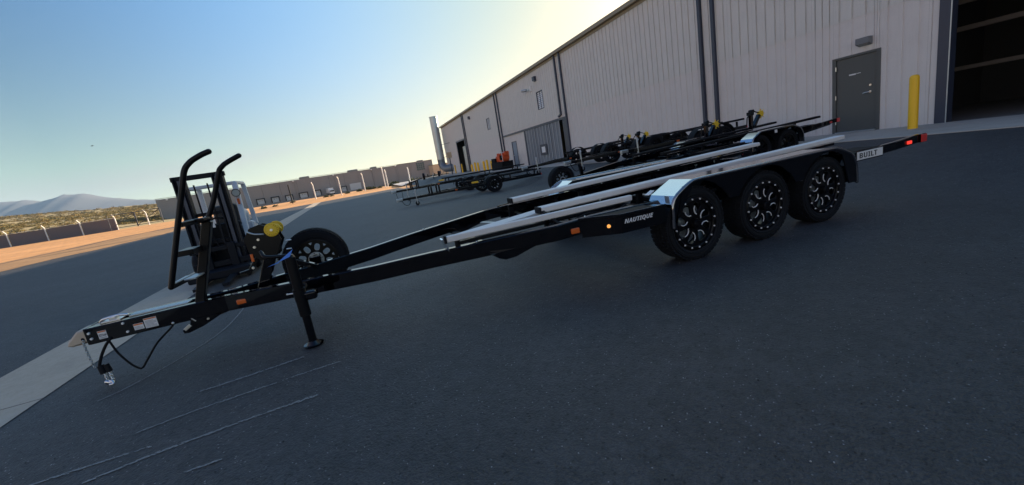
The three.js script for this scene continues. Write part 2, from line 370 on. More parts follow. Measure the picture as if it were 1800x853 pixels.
scuff([[-1.59, -2.51], [-1.36, -2.565], [-1.18, -2.595], [-0.98, -2.62], [-0.78, -2.64], [-0.5, -2.66]], 0.015, 0.16, 'longest straight pale scrape running across the lower left asphalt');
scuff([[-1.9, -2.68], [-1.66, -2.68], [-1.37, -2.68]], 0.013, 0.3, 'faint pale scrape left of the longest one at the lower left');
scuff([[-1.08, -2.28], [-0.93, -2.28]], 0.011, 0.35, 'tiny faint scrape nearest the bottom edge of the photo');

// ---------------------------------------------------------------- loose grit
{ // grit and small stones lying loose on the asphalt near the camera
  const n = 5200, im = new THREE.InstancedMesh(new THREE.IcosahedronGeometry(1, 0), std('loose_grit', 0xffffff, 0.85), n), q = new THREE.Object3D(), col = new THREE.Color();
  for (let k = 0; k < n; k++) {
    const d = 0.6 + 7.5 * rnd() ** 1.5, a = rr(-2.75, -0.05), x = d * Math.cos(a), z = d * Math.sin(a), s = 0.0014 + 0.0034 * rnd() ** 3;
    q.position.set(x, level(x, z) + dip(x, z) + s * 0.4, z); q.rotation.set(rnd() * 6, rnd() * 6, rnd() * 6); q.scale.set(s, s * rr(0.5, 0.9), s * rr(0.7, 1.4)); q.updateMatrix(); im.setMatrixAt(k, q.matrix);
    const w = rnd() < 0.22 ? rr(0.14, 0.42) : rr(0.012, 0.07); im.setColorAt(k, col.setRGB(w, w * 0.98, w * 0.94));
  }
  im.name = 'loose_grit'; im.userData = { kind: 'stuff', label: 'loose grit scattered over the asphalt' }; scene.add(im);
}
// ---------------------------------------------------------------- mountains, scrub
{
  const ridge = (name, pts, zc, depth, s) => {                     // pts: x, crest height
    const xs = steps(pts[0][0], pts[pts.length - 1][0], 150), rows = 16, pos = [], idx = [];
    for (let j = 0; j <= rows; j++) for (const x of xs) {
      const v = j / rows * 2 - 1, crest = along(pts, x) * (0.94 + 0.12 * fbm(x * 0.012, 2, s)), f = 1 - Math.abs(v) ** 1.15;
      const spur = 0.9 + 0.2 * fbm(x * 0.006, v * 2.2 + 9, s + 3, 3);
      pos.push(x, -40 + (crest + 40) * f * (Math.abs(v) < 0.01 ? 1 : Math.min(1, spur * (1 - 0.2 * Math.abs(v)) + 0.2 * f)), zc + v * depth);
    }
    for (let j = 0; j < rows; j++) for (let i = 0; i < xs.length - 1; i++) { const a = j * xs.length + i, b = a + xs.length; idx.push(a, a + 1, b + 1, a, b + 1, b); }
    const g = new THREE.BufferGeometry(); g.setAttribute('position', new THREE.Float32BufferAttribute(pos, 3)); g.setIndex(idx); g.computeVertexNormals();
    const m = ground(name, g, M.rock); m.material.side = THREE.DoubleSide; return m;
  };
  ridge('mountain_range', [[-2900, 175], [-2300, 190], [-1900, 205], [-1749, 208], [-1661, 197], [-1592, 176], [-1540, 182], [-1496, 197], [-1450, 186], [-1403, 184], [-1330, 158], [-1286, 138], [-1188, 112], [-1053, 92], [-940, 76], [-700, 40]], -3000, 620, 111);
}
function tuft(n, s, flat = 0.7) {                                   // a clump of leaf-sized faces in a rounded, uneven volume
  const pos = [];
  for (let i = 0; i < n; i++) {
    const a = rnd() * 6.283, e = Math.acos(1 - rnd()), r = s * (0.55 + 0.5 * rnd()) * (0.75 + 0.5 * vnoise(a * 1.2, e * 2, 121));
    const c = V(r * Math.sin(e) * Math.cos(a), r * Math.cos(e) * flat + 0.05 * s, r * Math.sin(e) * Math.sin(a));
    const k = s * rr(0.12, 0.28);
    for (let q = 0; q < 3; q++) pos.push(c.x + rr(-k, k), Math.max(0, c.y + rr(-k, k)), c.z + rr(-k, k));
  }
  const g = new THREE.BufferGeometry(); g.setAttribute('position', new THREE.Float32BufferAttribute(pos, 3)); g.computeVertexNormals();
  return clean(g);
}
{
  const n = 21000, im = new THREE.InstancedMesh(tuft(70, 1, 0.75), M.scrub, n), q = new THREE.Object3D(), col = new THREE.Color();
  let k = 0;
  while (k < n) {
    const z = -94 - 560 * rnd() ** 1.25, x = -40 + (z * 1.1 - 30) * rnd() ** 0.85;
    if (x > -46 || x < -700) continue;
    if (x > -75 && z < -160) continue;
    if (x / z < 0.46 && z > -190) continue;
    if (fbm(x * 0.06, z * 0.06, 131, 3) < 0.28 + 0.2 * rnd()) continue;
    const s = rr(0.35, 1.25) * (rnd() < 0.08 ? 1.7 : 1) * (1 + Math.max(0, -z - 200) / 500);
    q.position.set(x, level(x, z) - 0.1 + (x < -62 && z < -100 ? 7 * (fbm(x * 0.012, z * 0.012, 83, 3) - 0.45) * Math.min(1, (-x - 62) / 80) : 0), z); q.rotation.y = rnd() * 6.3; q.scale.set(s, s * rr(0.7, 1.1), s); q.updateMatrix();
    im.setMatrixAt(k, q.matrix);
    const w = rnd(); im.setColorAt(k, col.setRGB(0.7 + 1.3 * w, 0.8 + 0.75 * w, 0.7 + 0.3 * w));
    k++;
  }
  im.name = 'desert_scrub'; im.userData = { kind: 'stuff', label: 'low desert scrub covering the rise beyond the fence' };
  scene.add(im);
}
// ---------------------------------------------------------------- the metal building on the right
const FX = 12.93, Y0 = 0.452, YE = 6.86;                           // face of the wall, foot and eave
const hall = thing('metal_building', 'long tan ribbed metal building with a sloping roofline beside the yard', 'building', [FX, Y0, -24]);
{
  const oz = -24, P = (x) => x - FX, Q = (y) => y - Y0, Z = (z) => z - oz;
  const sheetOf = (pitch, wide, ribs, rise) => {                   // unit-high ribbed sheet, outside face towards -x, z from 0 to wide
    const out = [];
    const up = Math.max(0, -rise);                                  // a negative rise presses narrow grooves into a flat pan
    for (let r = 0; r < ribs; r++) { const c = (r + 0.5) * pitch; if (up) out.push([c - 0.027, up], [c - 0.018, 0.002], [c + 0.018, 0.002], [c + 0.027, up]); else out.push([c - 0.046, 0], [c - 0.028, rise], [c + 0.028, rise], [c + 0.046, 0]); }
    const prof = [[0.001, up], ...out.sort((a, b) => a[0] - b[0]), [wide - 0.001, up]].filter(([z]) => z >= 0.001 && z <= wide - 0.001);
    const pos = [], uv = [];
    for (let i = 0; i < prof.length - 1; i++) {
      const [za, oa] = prof[i], [zb, ob] = prof[i + 1];
      for (const [z, o, y] of [[za, oa, 0], [zb, ob, 0], [zb, ob, 1], [za, oa, 0], [zb, ob, 1], [za, oa, 1]]) { pos.push(-o, y, z); uv.push(z, y * 3); }
    }
    const g = new THREE.BufferGeometry(); g.setAttribute('position', new THREE.Float32BufferAttribute(pos, 3)); g.setAttribute('uv', new THREE.Float32BufferAttribute(uv, 2));
    g.computeVertexNormals();
    // outward is -x: make the faces wind that way
    if (g.attributes.normal.getX(0) > 0) { const a = g.attributes.position.array; for (let i = 0; i < a.length; i += 9) for (let k = 0; k < 3; k++) { const t = a[i + 3 + k]; a[i + 3 + k] = a[i + 6 + k]; a[i + 6 + k] = t; } const u = g.attributes.uv.array; for (let i = 0; i < u.length; i += 6) for (let k = 0; k < 2; k++) { const t = u[i + 2 + k]; u[i + 2 + k] = u[i + 4 + k]; u[i + 4 + k] = t; } g.computeVertexNormals(); }
    return g;
  };
  const W = 0.915, sheetA = sheetOf(0.305, W, 3, -0.04), sheetB = sheetOf(0.305, W, 3, -0.02), sheetG = sheetOf(0.305, W, 3, 0.04);
  const panel = (z, y0, y1, mat, x, geo = sheetA, w = W, name = 'wall_panel') => { const m = part(hall, name, geo, mat); m.position.set(P(x), Q(y0), Z(z)); m.scale.set(1, y1 - y0, w / W); return m; };
  // openings: [z from, z to, y from, y to]
  const holes = [[-7.8, -6.72, Y0, 2.46], [-5.42, -0.6, Y0, 5.2], [-26.5, -25.66, 4.2, 5.28], [-38.0, -37.2, 4.2, 5.15], [-51.0, -47.2, Y0, 4.14], [-32.5, -31.45, Y0, 2.5], [-29.4, -23.0, Y0, 3.06]];
  const lap = 3.35;
  const span = (za, zb) => {                                        // fill a wall strip, leaving the openings
    const zc = (za + zb) / 2, cut = holes.filter(([a, b]) => zc > a && zc < b).map(([, , c, d]) => [c, d]).sort((p, q) => p[0] - q[0]);
    let y = Y0; const runs = [];
    for (const [c, d] of cut) { if (c > y + 0.02) runs.push([y, c]); y = Math.max(y, d); }
    if (y < YE) runs.push([y, YE]);
    for (const [a, b] of runs) {
      if (a < lap - 0.05 && b > lap + 0.05) { panel(za, a, lap + 0.04, M.wallLow, FX - 0.016, sheetB, zb - za); panel(za, lap, b, M.wall, FX - 0.006, sheetA, zb - za); }
      else panel(za, a, b, b <= lap ? M.wallLow : M.wall, b <= lap ? FX - 0.016 : FX - 0.006, b <= lap ? sheetB : sheetA, zb - za);
    }
  };
  const cuts = new Set();
  for (const [a, b] of holes) { cuts.add(a); cuts.add(b); }
  const edges = [...cuts].sort((a, b) => a - b);
  let z = -58.2;
  while (z < 10.4) {
    let e = z + W; for (const c of edges) if (c > z + 0.001 && c < e) { e = c; break; }
    span(z, e); z = e;
  }
  // eave gutter, tan eave trim, corner and roof
  part(hall, 'eave_gutter', [bx(P(FX - 0.26), P(FX + 0.02), Q(6.86), Q(7.04), Z(-58.35), Z(10.45), 0.015)], M.trimTan);
  part(hall, 'eave_trim', [bx(P(FX - 0.075), P(FX - 0.06), Q(6.72), Q(6.857), Z(-58.2), Z(10.4), 0)], M.trimTan);
  part(hall, 'corner_trim', [bx(P(FX - 0.05), P(FX + 0.1), Q(Y0), Q(6.855), Z(-58.32), Z(-58.205), 0.004)], M.wall);
  part(hall, 'roof', [plate([[P(FX + 0.021), Q(6.99), Z(-58.3)], [P(FX + 24), Q(8.4), Z(-58.3)], [P(FX + 24), Q(8.4), Z(10.4)], [P(FX + 0.021), Q(6.99), Z(10.4)]], [0, -0.12, 0])], M.galv);
  part(hall, 'gable_wall', [plate([[P(FX + 0.1), Q(-0.6), Z(-58.2)], [P(FX + 24), Q(-0.6), Z(-58.2)], [P(FX + 24), Q(8.25), Z(-58.2)], [P(FX + 0.1), Q(6.86), Z(-58.2)]], [0, 0, 0.12]), plate([[P(FX + 0.01), Q(Y0), Z(10.3)], [P(FX + 24), Q(Y0), Z(10.3)], [P(FX + 24), Q(8.25), Z(10.3)], [P(FX + 0.01), Q(6.86), Z(10.3)]], [0, 0, 0.1])], M.wall);
  part(hall, 'back_wall', [box0(P(FX + 23.9), P(FX + 24), Q(-0.6), Q(8.2), Z(-58.2), Z(10.4))], M.wall);
  part(hall, 'foundation', [bx(P(FX - 0.02), P(FX + 0.2), Q(-0.6), Q(Y0 - 0.004), Z(-58.3), Z(10.4), 0.004)], M.concrete);
  // insulated inside liner just behind the sheets, with the same openings left free
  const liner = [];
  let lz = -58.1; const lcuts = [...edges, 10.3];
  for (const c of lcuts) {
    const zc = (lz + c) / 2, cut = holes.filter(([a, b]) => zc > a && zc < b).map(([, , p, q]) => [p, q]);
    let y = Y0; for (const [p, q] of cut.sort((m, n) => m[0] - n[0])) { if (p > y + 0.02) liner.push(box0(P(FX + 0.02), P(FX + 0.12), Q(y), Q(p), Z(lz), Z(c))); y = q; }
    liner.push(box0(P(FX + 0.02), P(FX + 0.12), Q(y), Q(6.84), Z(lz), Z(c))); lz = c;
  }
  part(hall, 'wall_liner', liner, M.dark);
  // inside the open bay
  part(hall, 'shop_floor', [box0(P(FX + 0.02), P(FX + 23.8), Q(0.2), Q(0.449), Z(-58), Z(10.2))], std('shop_floor', lin(0.16, 0.15, 0.13), 0.6));
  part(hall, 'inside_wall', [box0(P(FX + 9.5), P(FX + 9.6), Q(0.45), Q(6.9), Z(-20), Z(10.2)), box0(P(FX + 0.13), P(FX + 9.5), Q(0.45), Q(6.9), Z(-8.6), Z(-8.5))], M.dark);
  const rackM = std('rack_steel', lin(0.10, 0.08, 0.06), 0.7);
  for (const [y, d] of [[4.35, 0.2], [3.75, 0.16], [3.2, 0.16], [2.55, 0.12], [1.6, 0.1]]) part(hall, 'rack_beam', [bx(P(FX + 2.2), P(FX + 2.3), Q(y), Q(y + d), Z(-8.3), Z(2), 0.01)], rackM);
  for (const zz of [-8.0, -2.9, -0.8]) part(hall, 'rack_post', [bx(P(FX + 2.31), P(FX + 2.4), Q(0.45), Q(5), Z(zz), Z(zz + 0.09), 0.006)], M.trim);
  // big doorway: dark jamb and header, with its bright edge
  const gr = new THREE.Group(); gr.name = 'bay_doorway'; hall.add(gr);
  part(gr, 'jamb', [bx(P(FX - 0.06), P(FX + 0.16), Q(Y0), Q(5.2), Z(-5.62), Z(-5.40), 0.004)], M.trim);
  part(gr, 'jamb', [bx(P(FX - 0.06), P(FX + 0.16), Q(Y0), Q(5.2), Z(-0.62), Z(-0.40), 0.004)], M.trim);
  part(gr, 'header', [bx(P(FX - 0.06), P(FX + 0.16), Q(5.2), Q(5.42), Z(-5.62), Z(-0.40), 0.004)], M.trim);
  part(gr, 'door_track', [bx(P(FX - 0.064), P(FX - 0.05), Q(Y0), Q(5.2), Z(-5.425), Z(-5.405), 0)], M.galv);
  // grey man door
  const d1 = new THREE.Group(); d1.name = 'door'; d1.userData.label = 'dark grey steel door with lever handle beside the open bay'; hall.add(d1);
  part(d1, 'leaf', [bx(P(FX - 0.02), P(FX + 0.03), Q(Y0 + 0.03), Q(2.40), Z(-7.72), Z(-6.79), 0.003)], M.door);
  part(d1, 'frame', [bx(P(FX - 0.055), P(FX + 0.06), Q(Y0), Q(2.46), Z(-7.82), Z(-7.73), 0.004), bx(P(FX - 0.055), P(FX + 0.06), Q(Y0), Q(2.46), Z(-6.78), Z(-6.70), 0.004), bx(P(FX - 0.053), P(FX + 0.06), Q(2.405), Q(2.462), Z(-7.728), Z(-6.782), 0.004)], M.door);
  part(d1, 'threshold', [bx(P(FX - 0.1), P(FX + 0.04), Q(Y0), Q(Y0 + 0.026), Z(-7.725), Z(-6.785), 0.005)], M.steel);
  part(d1, 'handle', [cyl([P(FX - 0.085), Q(1.44), Z(-6.93)], [P(FX - 0.02), Q(1.44), Z(-6.93)], 0.014), pipe([[P(FX - 0.085), Q(1.44), Z(-6.92)], [P(FX - 0.088), Q(1.438), Z(-7.0)], [P(FX - 0.083), Q(1.425), Z(-7.06)]], 0.012), cyl([P(FX - 0.028), Q(1.44), Z(-6.93)], [P(FX - 0.02), Q(1.44), Z(-6.93)], 0.03)], M.steel);
  part(d1, 'deadbolt', [cyl([P(FX - 0.045), Q(1.61), Z(-6.92)], [P(FX - 0.02), Q(1.61), Z(-6.92)], 0.026)], M.steel);
  for (const y of [0.75, 1.42, 2.18]) part(d1, 'hinge', [cyl([P(FX - 0.062), Q(y - 0.055), Z(-7.722)], [P(FX - 0.062), Q(y + 0.055), Z(-7.722)], 0.011)], M.steel);
  part(d1, 'door_plate', [bx(P(FX - 0.026), P(FX - 0.0195), Q(1.94), Q(1.975), Z(-7.42), Z(-7.26), 0), bx(P(FX - 0.026), P(FX - 0.0195), Q(1.957), Q(1.972), Z(-7.25), Z(-7.15), 0)], M.sticker);
  // wall light over the door, dark lamps and camera high on the wall
  const wl = (zc, y, w, h, d, m) => { const g = new THREE.Group(); g.name = numbered('wall_light'); hall.add(g); part(g, 'lamp_housing', [plate([[P(FX - 0.03), Q(y), Z(zc - w / 2)], [P(FX - 0.03 - d), Q(y + h * 0.25), Z(zc - w / 2)], [P(FX - 0.03 - d), Q(y + h), Z(zc - w / 2)], [P(FX - 0.03), Q(y + h), Z(zc - w / 2)]], [0, 0, w])], m); part(g, 'lamp_lens', [plate([[P(FX - 0.045), Q(y - 0.004), Z(zc - w * 0.4)], [P(FX - 0.02 - d), Q(y + h * 0.22), Z(zc - w * 0.4)], [P(FX - 0.02 - d), Q(y + h * 0.22), Z(zc + w * 0.4)], [P(FX - 0.045), Q(y - 0.004), Z(zc + w * 0.4)]], [0, 0.006, 0])], M.glass); };
  wl(-7.04, 2.6, 0.3, 0.2, 0.16, std('grey_lamp_housing', lin(0.16, 0.17, 0.18), 0.5)); wl(-26.39, 6.0, 0.3, 0.34, 0.2, M.trim); wl(-43.45, 5.9, 0.3, 0.34, 0.2, M.trim);
  part(hall, 'camera_bracket', [bx(P(FX - 0.12), P(FX - 0.03), Q(5.55), Q(5.9), Z(-27.35), Z(-27.2), 0.01)], M.white);
  part(hall, 'security_camera', [cyl([P(FX - 0.4), Q(5.75), Z(-28.1)], [P(FX - 0.2), Q(5.72), Z(-27.75)], 0.09), bar([P(FX - 0.2), Q(5.72), Z(-27.75)], [P(FX - 0.1), Q(5.7), Z(-27.35)], 0.05, 0.05)], M.galv);
  // windows: frame, pane, blind slats
  for (const [a, b, c, d] of [holes[2], holes[3]]) {
    const w = new THREE.Group(); w.name = numbered('window'); hall.add(w);
    part(w, 'frame', [bx(P(FX - 0.06), P(FX + 0.05), Q(c - 0.05), Q(c), Z(a - 0.06), Z(b + 0.06), 0.004), bx(P(FX - 0.06), P(FX + 0.05), Q(d), Q(d + 0.05), Z(a - 0.06), Z(b + 0.06), 0.004), bx(P(FX - 0.058), P(FX + 0.05), Q(c), Q(d), Z(a - 0.06), Z(a), 0.004), bx(P(FX - 0.058), P(FX + 0.05), Q(c), Q(d), Z(b), Z(b + 0.06), 0.004), bx(P(FX - 0.03), P(FX + 0.02), Q(c), Q(d), Z((a + b) / 2 - 0.015), Z((a + b) / 2 + 0.015), 0.003)], M.trim);
    part(w, 'pane', [bx(P(FX + 0.062), P(FX + 0.068), Q(c), Q(d), Z(a), Z(b), 0)], M.glass);
    const n = 9; for (let k = 0; k < n; k++) { const y = c + (k + 0.5) * (d - c) / n; part(w, 'slat', [bar([P(FX + 0.0), Q(y), Z(a + 0.004)], [P(FX + 0.0), Q(y), Z((a + b) / 2 - 0.03)], 0.012, (d - c) / n * 0.8, 0, [0.3, 1, 0]), bar([P(FX + 0.0), Q(y), Z((a + b) / 2 + 0.03)], [P(FX + 0.0), Q(y), Z(b - 0.004)], 0.012, (d - c) / n * 0.8, 0, [0.3, 1, 0])], M.blind); }
  }
  // downspouts in pairs along the wall
  for (const [za, ya] of [[-12.23, Y0], [-11.66, Y0], [-23.37, 3.35], [-22.72, Y0], [-34.94, Y0], [-34.3, Y0], [-46.56, Y0], [-46.0, Y0]]) {
    const kick = ya > 1 ? [bar([P(FX - 0.09), Q(ya + 0.04), Z(za)], [P(FX - 0.09), Q(ya - 0.06), Z(za - 0.35)], 0.1, 0.1)] : [];
    part(hall, 'downspout', [bx(P(FX - 0.15), P(FX - 0.035), Q(ya), Q(6.858), Z(za - 0.06), Z(za + 0.06), 0.01), ...kick], M.trim);
  }
  // sliding blue-grey lower section with trim, beside a tan section with a pale blue door
  part(hall, 'header_trim', [bx(P(FX - 0.10), P(FX + 0.02), Q(3.06), Q(3.2), Z(-34.2), Z(-22.78), 0.006)], M.trim);
  const sl = new THREE.Group(); sl.name = 'sliding_door'; sl.userData.label = 'blue-grey ribbed sliding door in the lower wall'; hall.add(sl);
  for (let k = 0; k < 7; k++) { const m = part(sl, 'door_panel', sheetG, M.wallGrey); m.position.set(P(FX - 0.035), Q(Y0 + 0.02), Z(-29.4 + k * 0.8)); m.scale.set(1, 3.05 - Y0 - 0.02, 0.8 / W); }
  for (let k = 0; k < 12; k++) part(sl, 'door_rib', [bx(P(FX - 0.105), P(FX - 0.07), Q(Y0 + 0.02), Q(3.05), Z(-29.1 + k * 0.48), Z(-29.035 + k * 0.48), 0.006)], M.rib);
  part(sl, 'jamb', [bx(P(FX - 0.09), P(FX + 0.02), Q(Y0), Q(3.055), Z(-29.56), Z(-29.4), 0.004)], M.trim);
  part(sl, 'jamb', [bx(P(FX - 0.09), P(FX + 0.02), Q(Y0), Q(3.055), Z(-23.3), Z(-22.85), 0.004)], M.trim);
  part(sl, 'notice_frame', [bx(P(FX - 0.13), P(FX - 0.107), Q(1.08), Q(1.82), Z(-26.95), Z(-25.9), 0.004)], M.trim);
  part(sl, 'notice', [bx(P(FX - 0.138), P(FX - 0.1305), Q(1.25), Q(1.65), Z(-26.7), Z(-26.15), 0)], M.white);
  const d2 = new THREE.Group(); d2.name = numbered('door'); d2.userData.label = 'pale blue-grey steel door in the tan lower wall'; hall.add(d2);
  part(d2, 'leaf', [bx(P(FX - 0.02), P(FX + 0.03), Q(Y0 + 0.02), Q(2.46), Z(-32.42), Z(-31.53), 0.003)], M.doorBlue);
  part(d2, 'frame', [bx(P(FX - 0.05), P(FX + 0.06), Q(Y0), Q(2.52), Z(-32.52), Z(-32.425), 0.004), bx(P(FX - 0.05), P(FX + 0.06), Q(Y0), Q(2.52), Z(-31.525), Z(-31.43), 0.004), bx(P(FX - 0.048), P(FX + 0.06), Q(2.465), Q(2.522), Z(-32.42), Z(-31.53), 0.004)], M.trim);
  part(d2, 'handle', [cyl([P(FX - 0.08), Q(1.4), Z(-32.3)], [P(FX - 0.02), Q(1.4), Z(-32.3)], 0.03)], M.steel);
  // far bay door with a half-open leaf
  part(hall, 'bay_frame', [bx(P(FX - 0.06), P(FX + 0.1), Q(Y0), Q(4.14), Z(-51.2), Z(-51), 0.004), bx(P(FX - 0.06), P(FX + 0.1), Q(Y0), Q(4.14), Z(-47.2), Z(-47), 0.004), bx(P(FX - 0.06), P(FX + 0.1), Q(4.14), Q(4.3), Z(-51.2), Z(-47), 0.004)], M.trim);
  part(hall, 'bay_leaf', [bar([P(FX + 0.3), Q(2.0), Z(-49.6)], [P(FX + 0.3), Q(2.0), Z(-48.0)], 0.04, 3.0)], M.galv);
  for (const [za, ya] of [[-50.6, 3.6], [-49, 1.9]]) part(hall, 'stack_strut', [bar([P(FX - 0.9), Q(ya + 0.9), Z(-57.4)], [P(FX - 0.03), Q(ya + 0.9), Z(-54.6)], 0.05, 0.05)], M.trim);
}
shade(hall);
// exhaust stack with its elbow into the wall, at the far corner
{
  const s = thing('exhaust_stack', 'tall galvanised exhaust duct standing at the far corner of the building', 'exhaust duct', [11.9, 0, -57.4]);
  for (let k = 0; k < 5; k++) part(s, 'duct_section', [cyl([0, 2.6 + k * 1.15, 0], [0, 3.74 + k * 1.15, 0], 0.52, 0.52, 20)], M.galv);
  for (let k = 0; k < 6; k++) part(s, 'duct_flange', [cyl([0, 2.57 + k * 1.15, 0], [0, 2.63 + k * 1.15, 0], 0.57, 0.57, 20)], M.galv);
  part(s, 'elbow', [pipe([[0, 2.6, 0], [0.02, 1.9, 0.05], [0.25, 1.35, 0.5], [0.6, 1.25, 1.1], [1.0, 1.25, 1.9]], 0.52, 16, 24)], std('dull_galvanised', lin(0.2, 0.24, 0.27), 0.5, 0.6));
  part(s, 'stack_leg', [cyl([-0.45, -0.3, 0.3], [-0.45, 2.6, 0.3], 0.035)], M.trim);
  part(s, 'stack_leg', [cyl([0.45, -0.3, -0.3], [0.45, 2.6, -0.3], 0.035)], M.trim);
  part(s, 'stack_brace', [bar([-0.45, 0.2, 0.3], [0.45, 1.5, -0.3], 0.04, 0.04)], M.trim);
  shade(s);
  const p = thing('sign_post', 'dark post carrying a small tan box in front of the far building corner', 'post', [11, level(11, -48), -48]);
  part(p, 'post', [bx(-0.05, 0.05, -0.1, 2.3, -0.05, 0.05, 0.006)], M.trim);
  part(p, 'box', [bx(-0.28, 0.28, 1.95, 2.6, -0.1, 0.1, 0.02)], M.tan);
  shade(p);
}
// yellow bollards
function bollard(label, x, z, h, r, y = Y0) {
  const b = thing('bollard', label, 'bollard', [x, y, z], 0, 'yellow bollards by the building');
  const pts = [[r, 0], [r, h - r * 0.9], [r * 0.94, h - r * 0.5], [r * 0.72, h - r * 0.2], [r * 0.4, h - r * 0.05], [0, h]].map(([a, c]) => new THREE.Vector2(a, c));
  part(b, 'cover', new THREE.LatheGeometry(pts, 24), M.yellow);
  part(b, 'footing', [cyl([0, -0.02, 0], [0, 0.012, 0], r * 1.15, r * 1.1, 24)], M.concrete);
  return shade(b);
}
bollard('nearest and largest yellow bollard, between the grey door and the open bay', 11.74, -5.48, 1.16, 0.085);
bollard('yellow bollard left of the dark far doorway near the building corner', 12.2, -51.2, 1.05, 0.085);
bollard('yellow bollard standing in front of the dark far doorway', 12.2, -47.7, 1.05, 0.085);
['first', 'second', 'third', 'fourth', 'fifth', 'sixth'].forEach((w, i) => bollard(w + ' of the six yellow bollards right of the far doorway, counted from it', 12.2, [-43.4, -42.1, -41.0, -39.0, -37.9, -36.6][i], [0.8, 0.95, 0.9, 0.92, 1, 0.85][i], 0.11));

// ---------------------------------------------------------------- far warehouse with dock doors
{
  const A = [-77.8, -211.9], ang = Math.atan2(0.322, 0.9467);
  const w = thing('warehouse', 'long grey concrete warehouse with white dock doors beyond the dirt', 'building', [A[0], -2.6, A[1]], ang);
  const top = 10.25, F = 0.0;                                       // local: x along the wall, z towards the yard
  const docks = [[35.3, 38.9, 1.35, 3.7], [41.5, 45.1, 1.1, 3.5], [47.7, 51.2, 1.0, 3.3], [54.0, 58.2, 1.0, 3.4], [61, 64.6, 0.85, 3.4], [74.6, 77.8, 0.8, 3.1], [79.4, 86, 0.6, 4.3]];
  for (let k = 0; k < 17; k++) part(w, 'concrete_panel', [bx(k * 7.76 + 0.03, (k + 1) * 7.76 - 0.03, -1, top + (k > 13 ? 0.25 : 0), -0.3 - (k % 2) * 0.012, F - (k % 3) * 0.02, 0.03)], M.tilt);
  part(w, 'building_block', [box0(0.2, 131.7, -1, top - 0.4, -60, -0.32)], M.tilt);
  part(w, 'parapet_cap', [bx(0, 131.9, top + 0.26, top + 0.42, -0.36, 0.06, 0.02)], std('cap_flashing', lin(0.13, 0.12, 0.085), 0.6));
  docks.forEach(([a, b, c, d], i) => {
    const g = new THREE.Group(); g.name = numbered('dock_door'); w.add(g);
    part(g, 'door_leaf', [bx(a + 0.3, b - 0.3, c, d - 0.3, 0.004, 0.08, 0.01)], M.dockDoor);
    if (i < 6) part(g, 'dock_seal', [bx(a, a + 0.32, c, d, 0.002, 0.5, 0.02), bx(b - 0.32, b, c, d, 0.002, 0.5, 0.02), bx(a, b, d - 0.02, d + 0.3, 0.002, 0.52, 0.02)], M.blackMatt);
    if (i < 6) for (const q of [0.35, 0.62]) part(g, 'door_light', [bx(a + (b - a) * q, a + (b - a) * q + 0.35, d - 1.0, d - 0.75, 0.082, 0.09, 0)], M.blackMatt);
  });
  for (const [x, y] of [[3.7, 9.8], [52.9, 9.75], [72.4, 9.84], [93.1, 9.9], [107.4, 9.86]]) part(w, 'wall_lamp', [bx(x - 0.35, x + 0.35, y - 0.3, y + 0.3, 0.03, 0.5, 0.04)], M.white);
  for (const x of [53.2, 72.8, 93.4, 107.8]) part(w, 'rain_pipe', [bx(x - 0.1, x + 0.1, 0, 9.3, 0.03, 0.18, 0.02)], M.tilt);
  for (const [x, l] of [[58, 4], [83, 4.5], [96, 2.5], [126, 2.5]]) part(w, 'roof_unit', [bx(x, x + l, top - 0.41, top + 1.15, -9, -5, 0.05)], M.tilt);
  const gw = new THREE.Group(); gw.name = 'corner_window'; w.add(gw);
  part(gw, 'frame', [bx(120.6, 126.2, 5.2, 9.9, 0.02, 0.12, 0.02)], M.tilt);
  for (let r = 0; r < 4; r++) for (let c = 0; c < 4; c++) part(gw, 'pane', [bx(120.75 + c * 1.36, 121.95 + c * 1.36, 5.35 + r * 1.13, 6.35 + r * 1.13, 0.121, 0.13, 0)], std('dark_glazing', lin(0.03, 0.05, 0.06), 0.1));
  shade(w);
  // sunlit tan neighbour past its right corner
  const t = thing('tan_house', 'small sunlit tan building past the right end of the far warehouse', 'building', [46, -2.2, -250], 0.5);
  part(t, 'wall', [bx(0, 34, -1, 6.6, -14, 0, 0.05)], M.tan);
  part(t, 'parapet_cap', [bx(-0.15, 34.15, 6.6, 6.95, -14.15, 0.15, 0.05)], M.trimTan);
  part(t, 'door', [bx(4, 5.6, -1, 2.6, 0.002, 0.06, 0.01)], M.trim);
  part(t, 'low_wall', [bx(9, 40, -1, 1.6, 3, 3.3, 0.03)], M.white);
  shade(t);
  // white truck backed to a dock
  const tr = thing('box_truck', 'white truck parked at a dock of the far warehouse', 'truck', [A[0] + 68.3 * 0.9467 + 3.2 * 0.322, -2.5, A[1] - 68.3 * 0.322 + 3.2 * 0.9467], ang);
  part(tr, 'cargo_box', [bx(-1.3, 1.3, 1.0, 3.5, -3, 1.2, 0.05)], M.white);
  part(tr, 'cab', [bx(-1.15, 1.15, 0.6, 2.5, 1.25, 3.0, 0.2)], M.white);
  part(tr, 'windscreen', [bx(-1.0, 1.0, 1.6, 2.3, 2.93, 3.01, 0.02)], std('dark_windscreen', lin(0.02, 0.025, 0.03), 0.1));
  part(tr, 'bumper', [bx(-1.15, 1.15, 0.4, 0.7, 2.8, 3.1, 0.04)], M.blackMatt);
  for (const [x, z] of [[-1.05, 2.2], [1.05, 2.2], [-1.05, -1.6], [1.05, -1.6]]) part(tr, 'wheel', [cyl([x - 0.14, 0.45, z], [x + 0.14, 0.45, z], 0.45, 0.45, 16)], M.rubber);
  shade(tr);
}
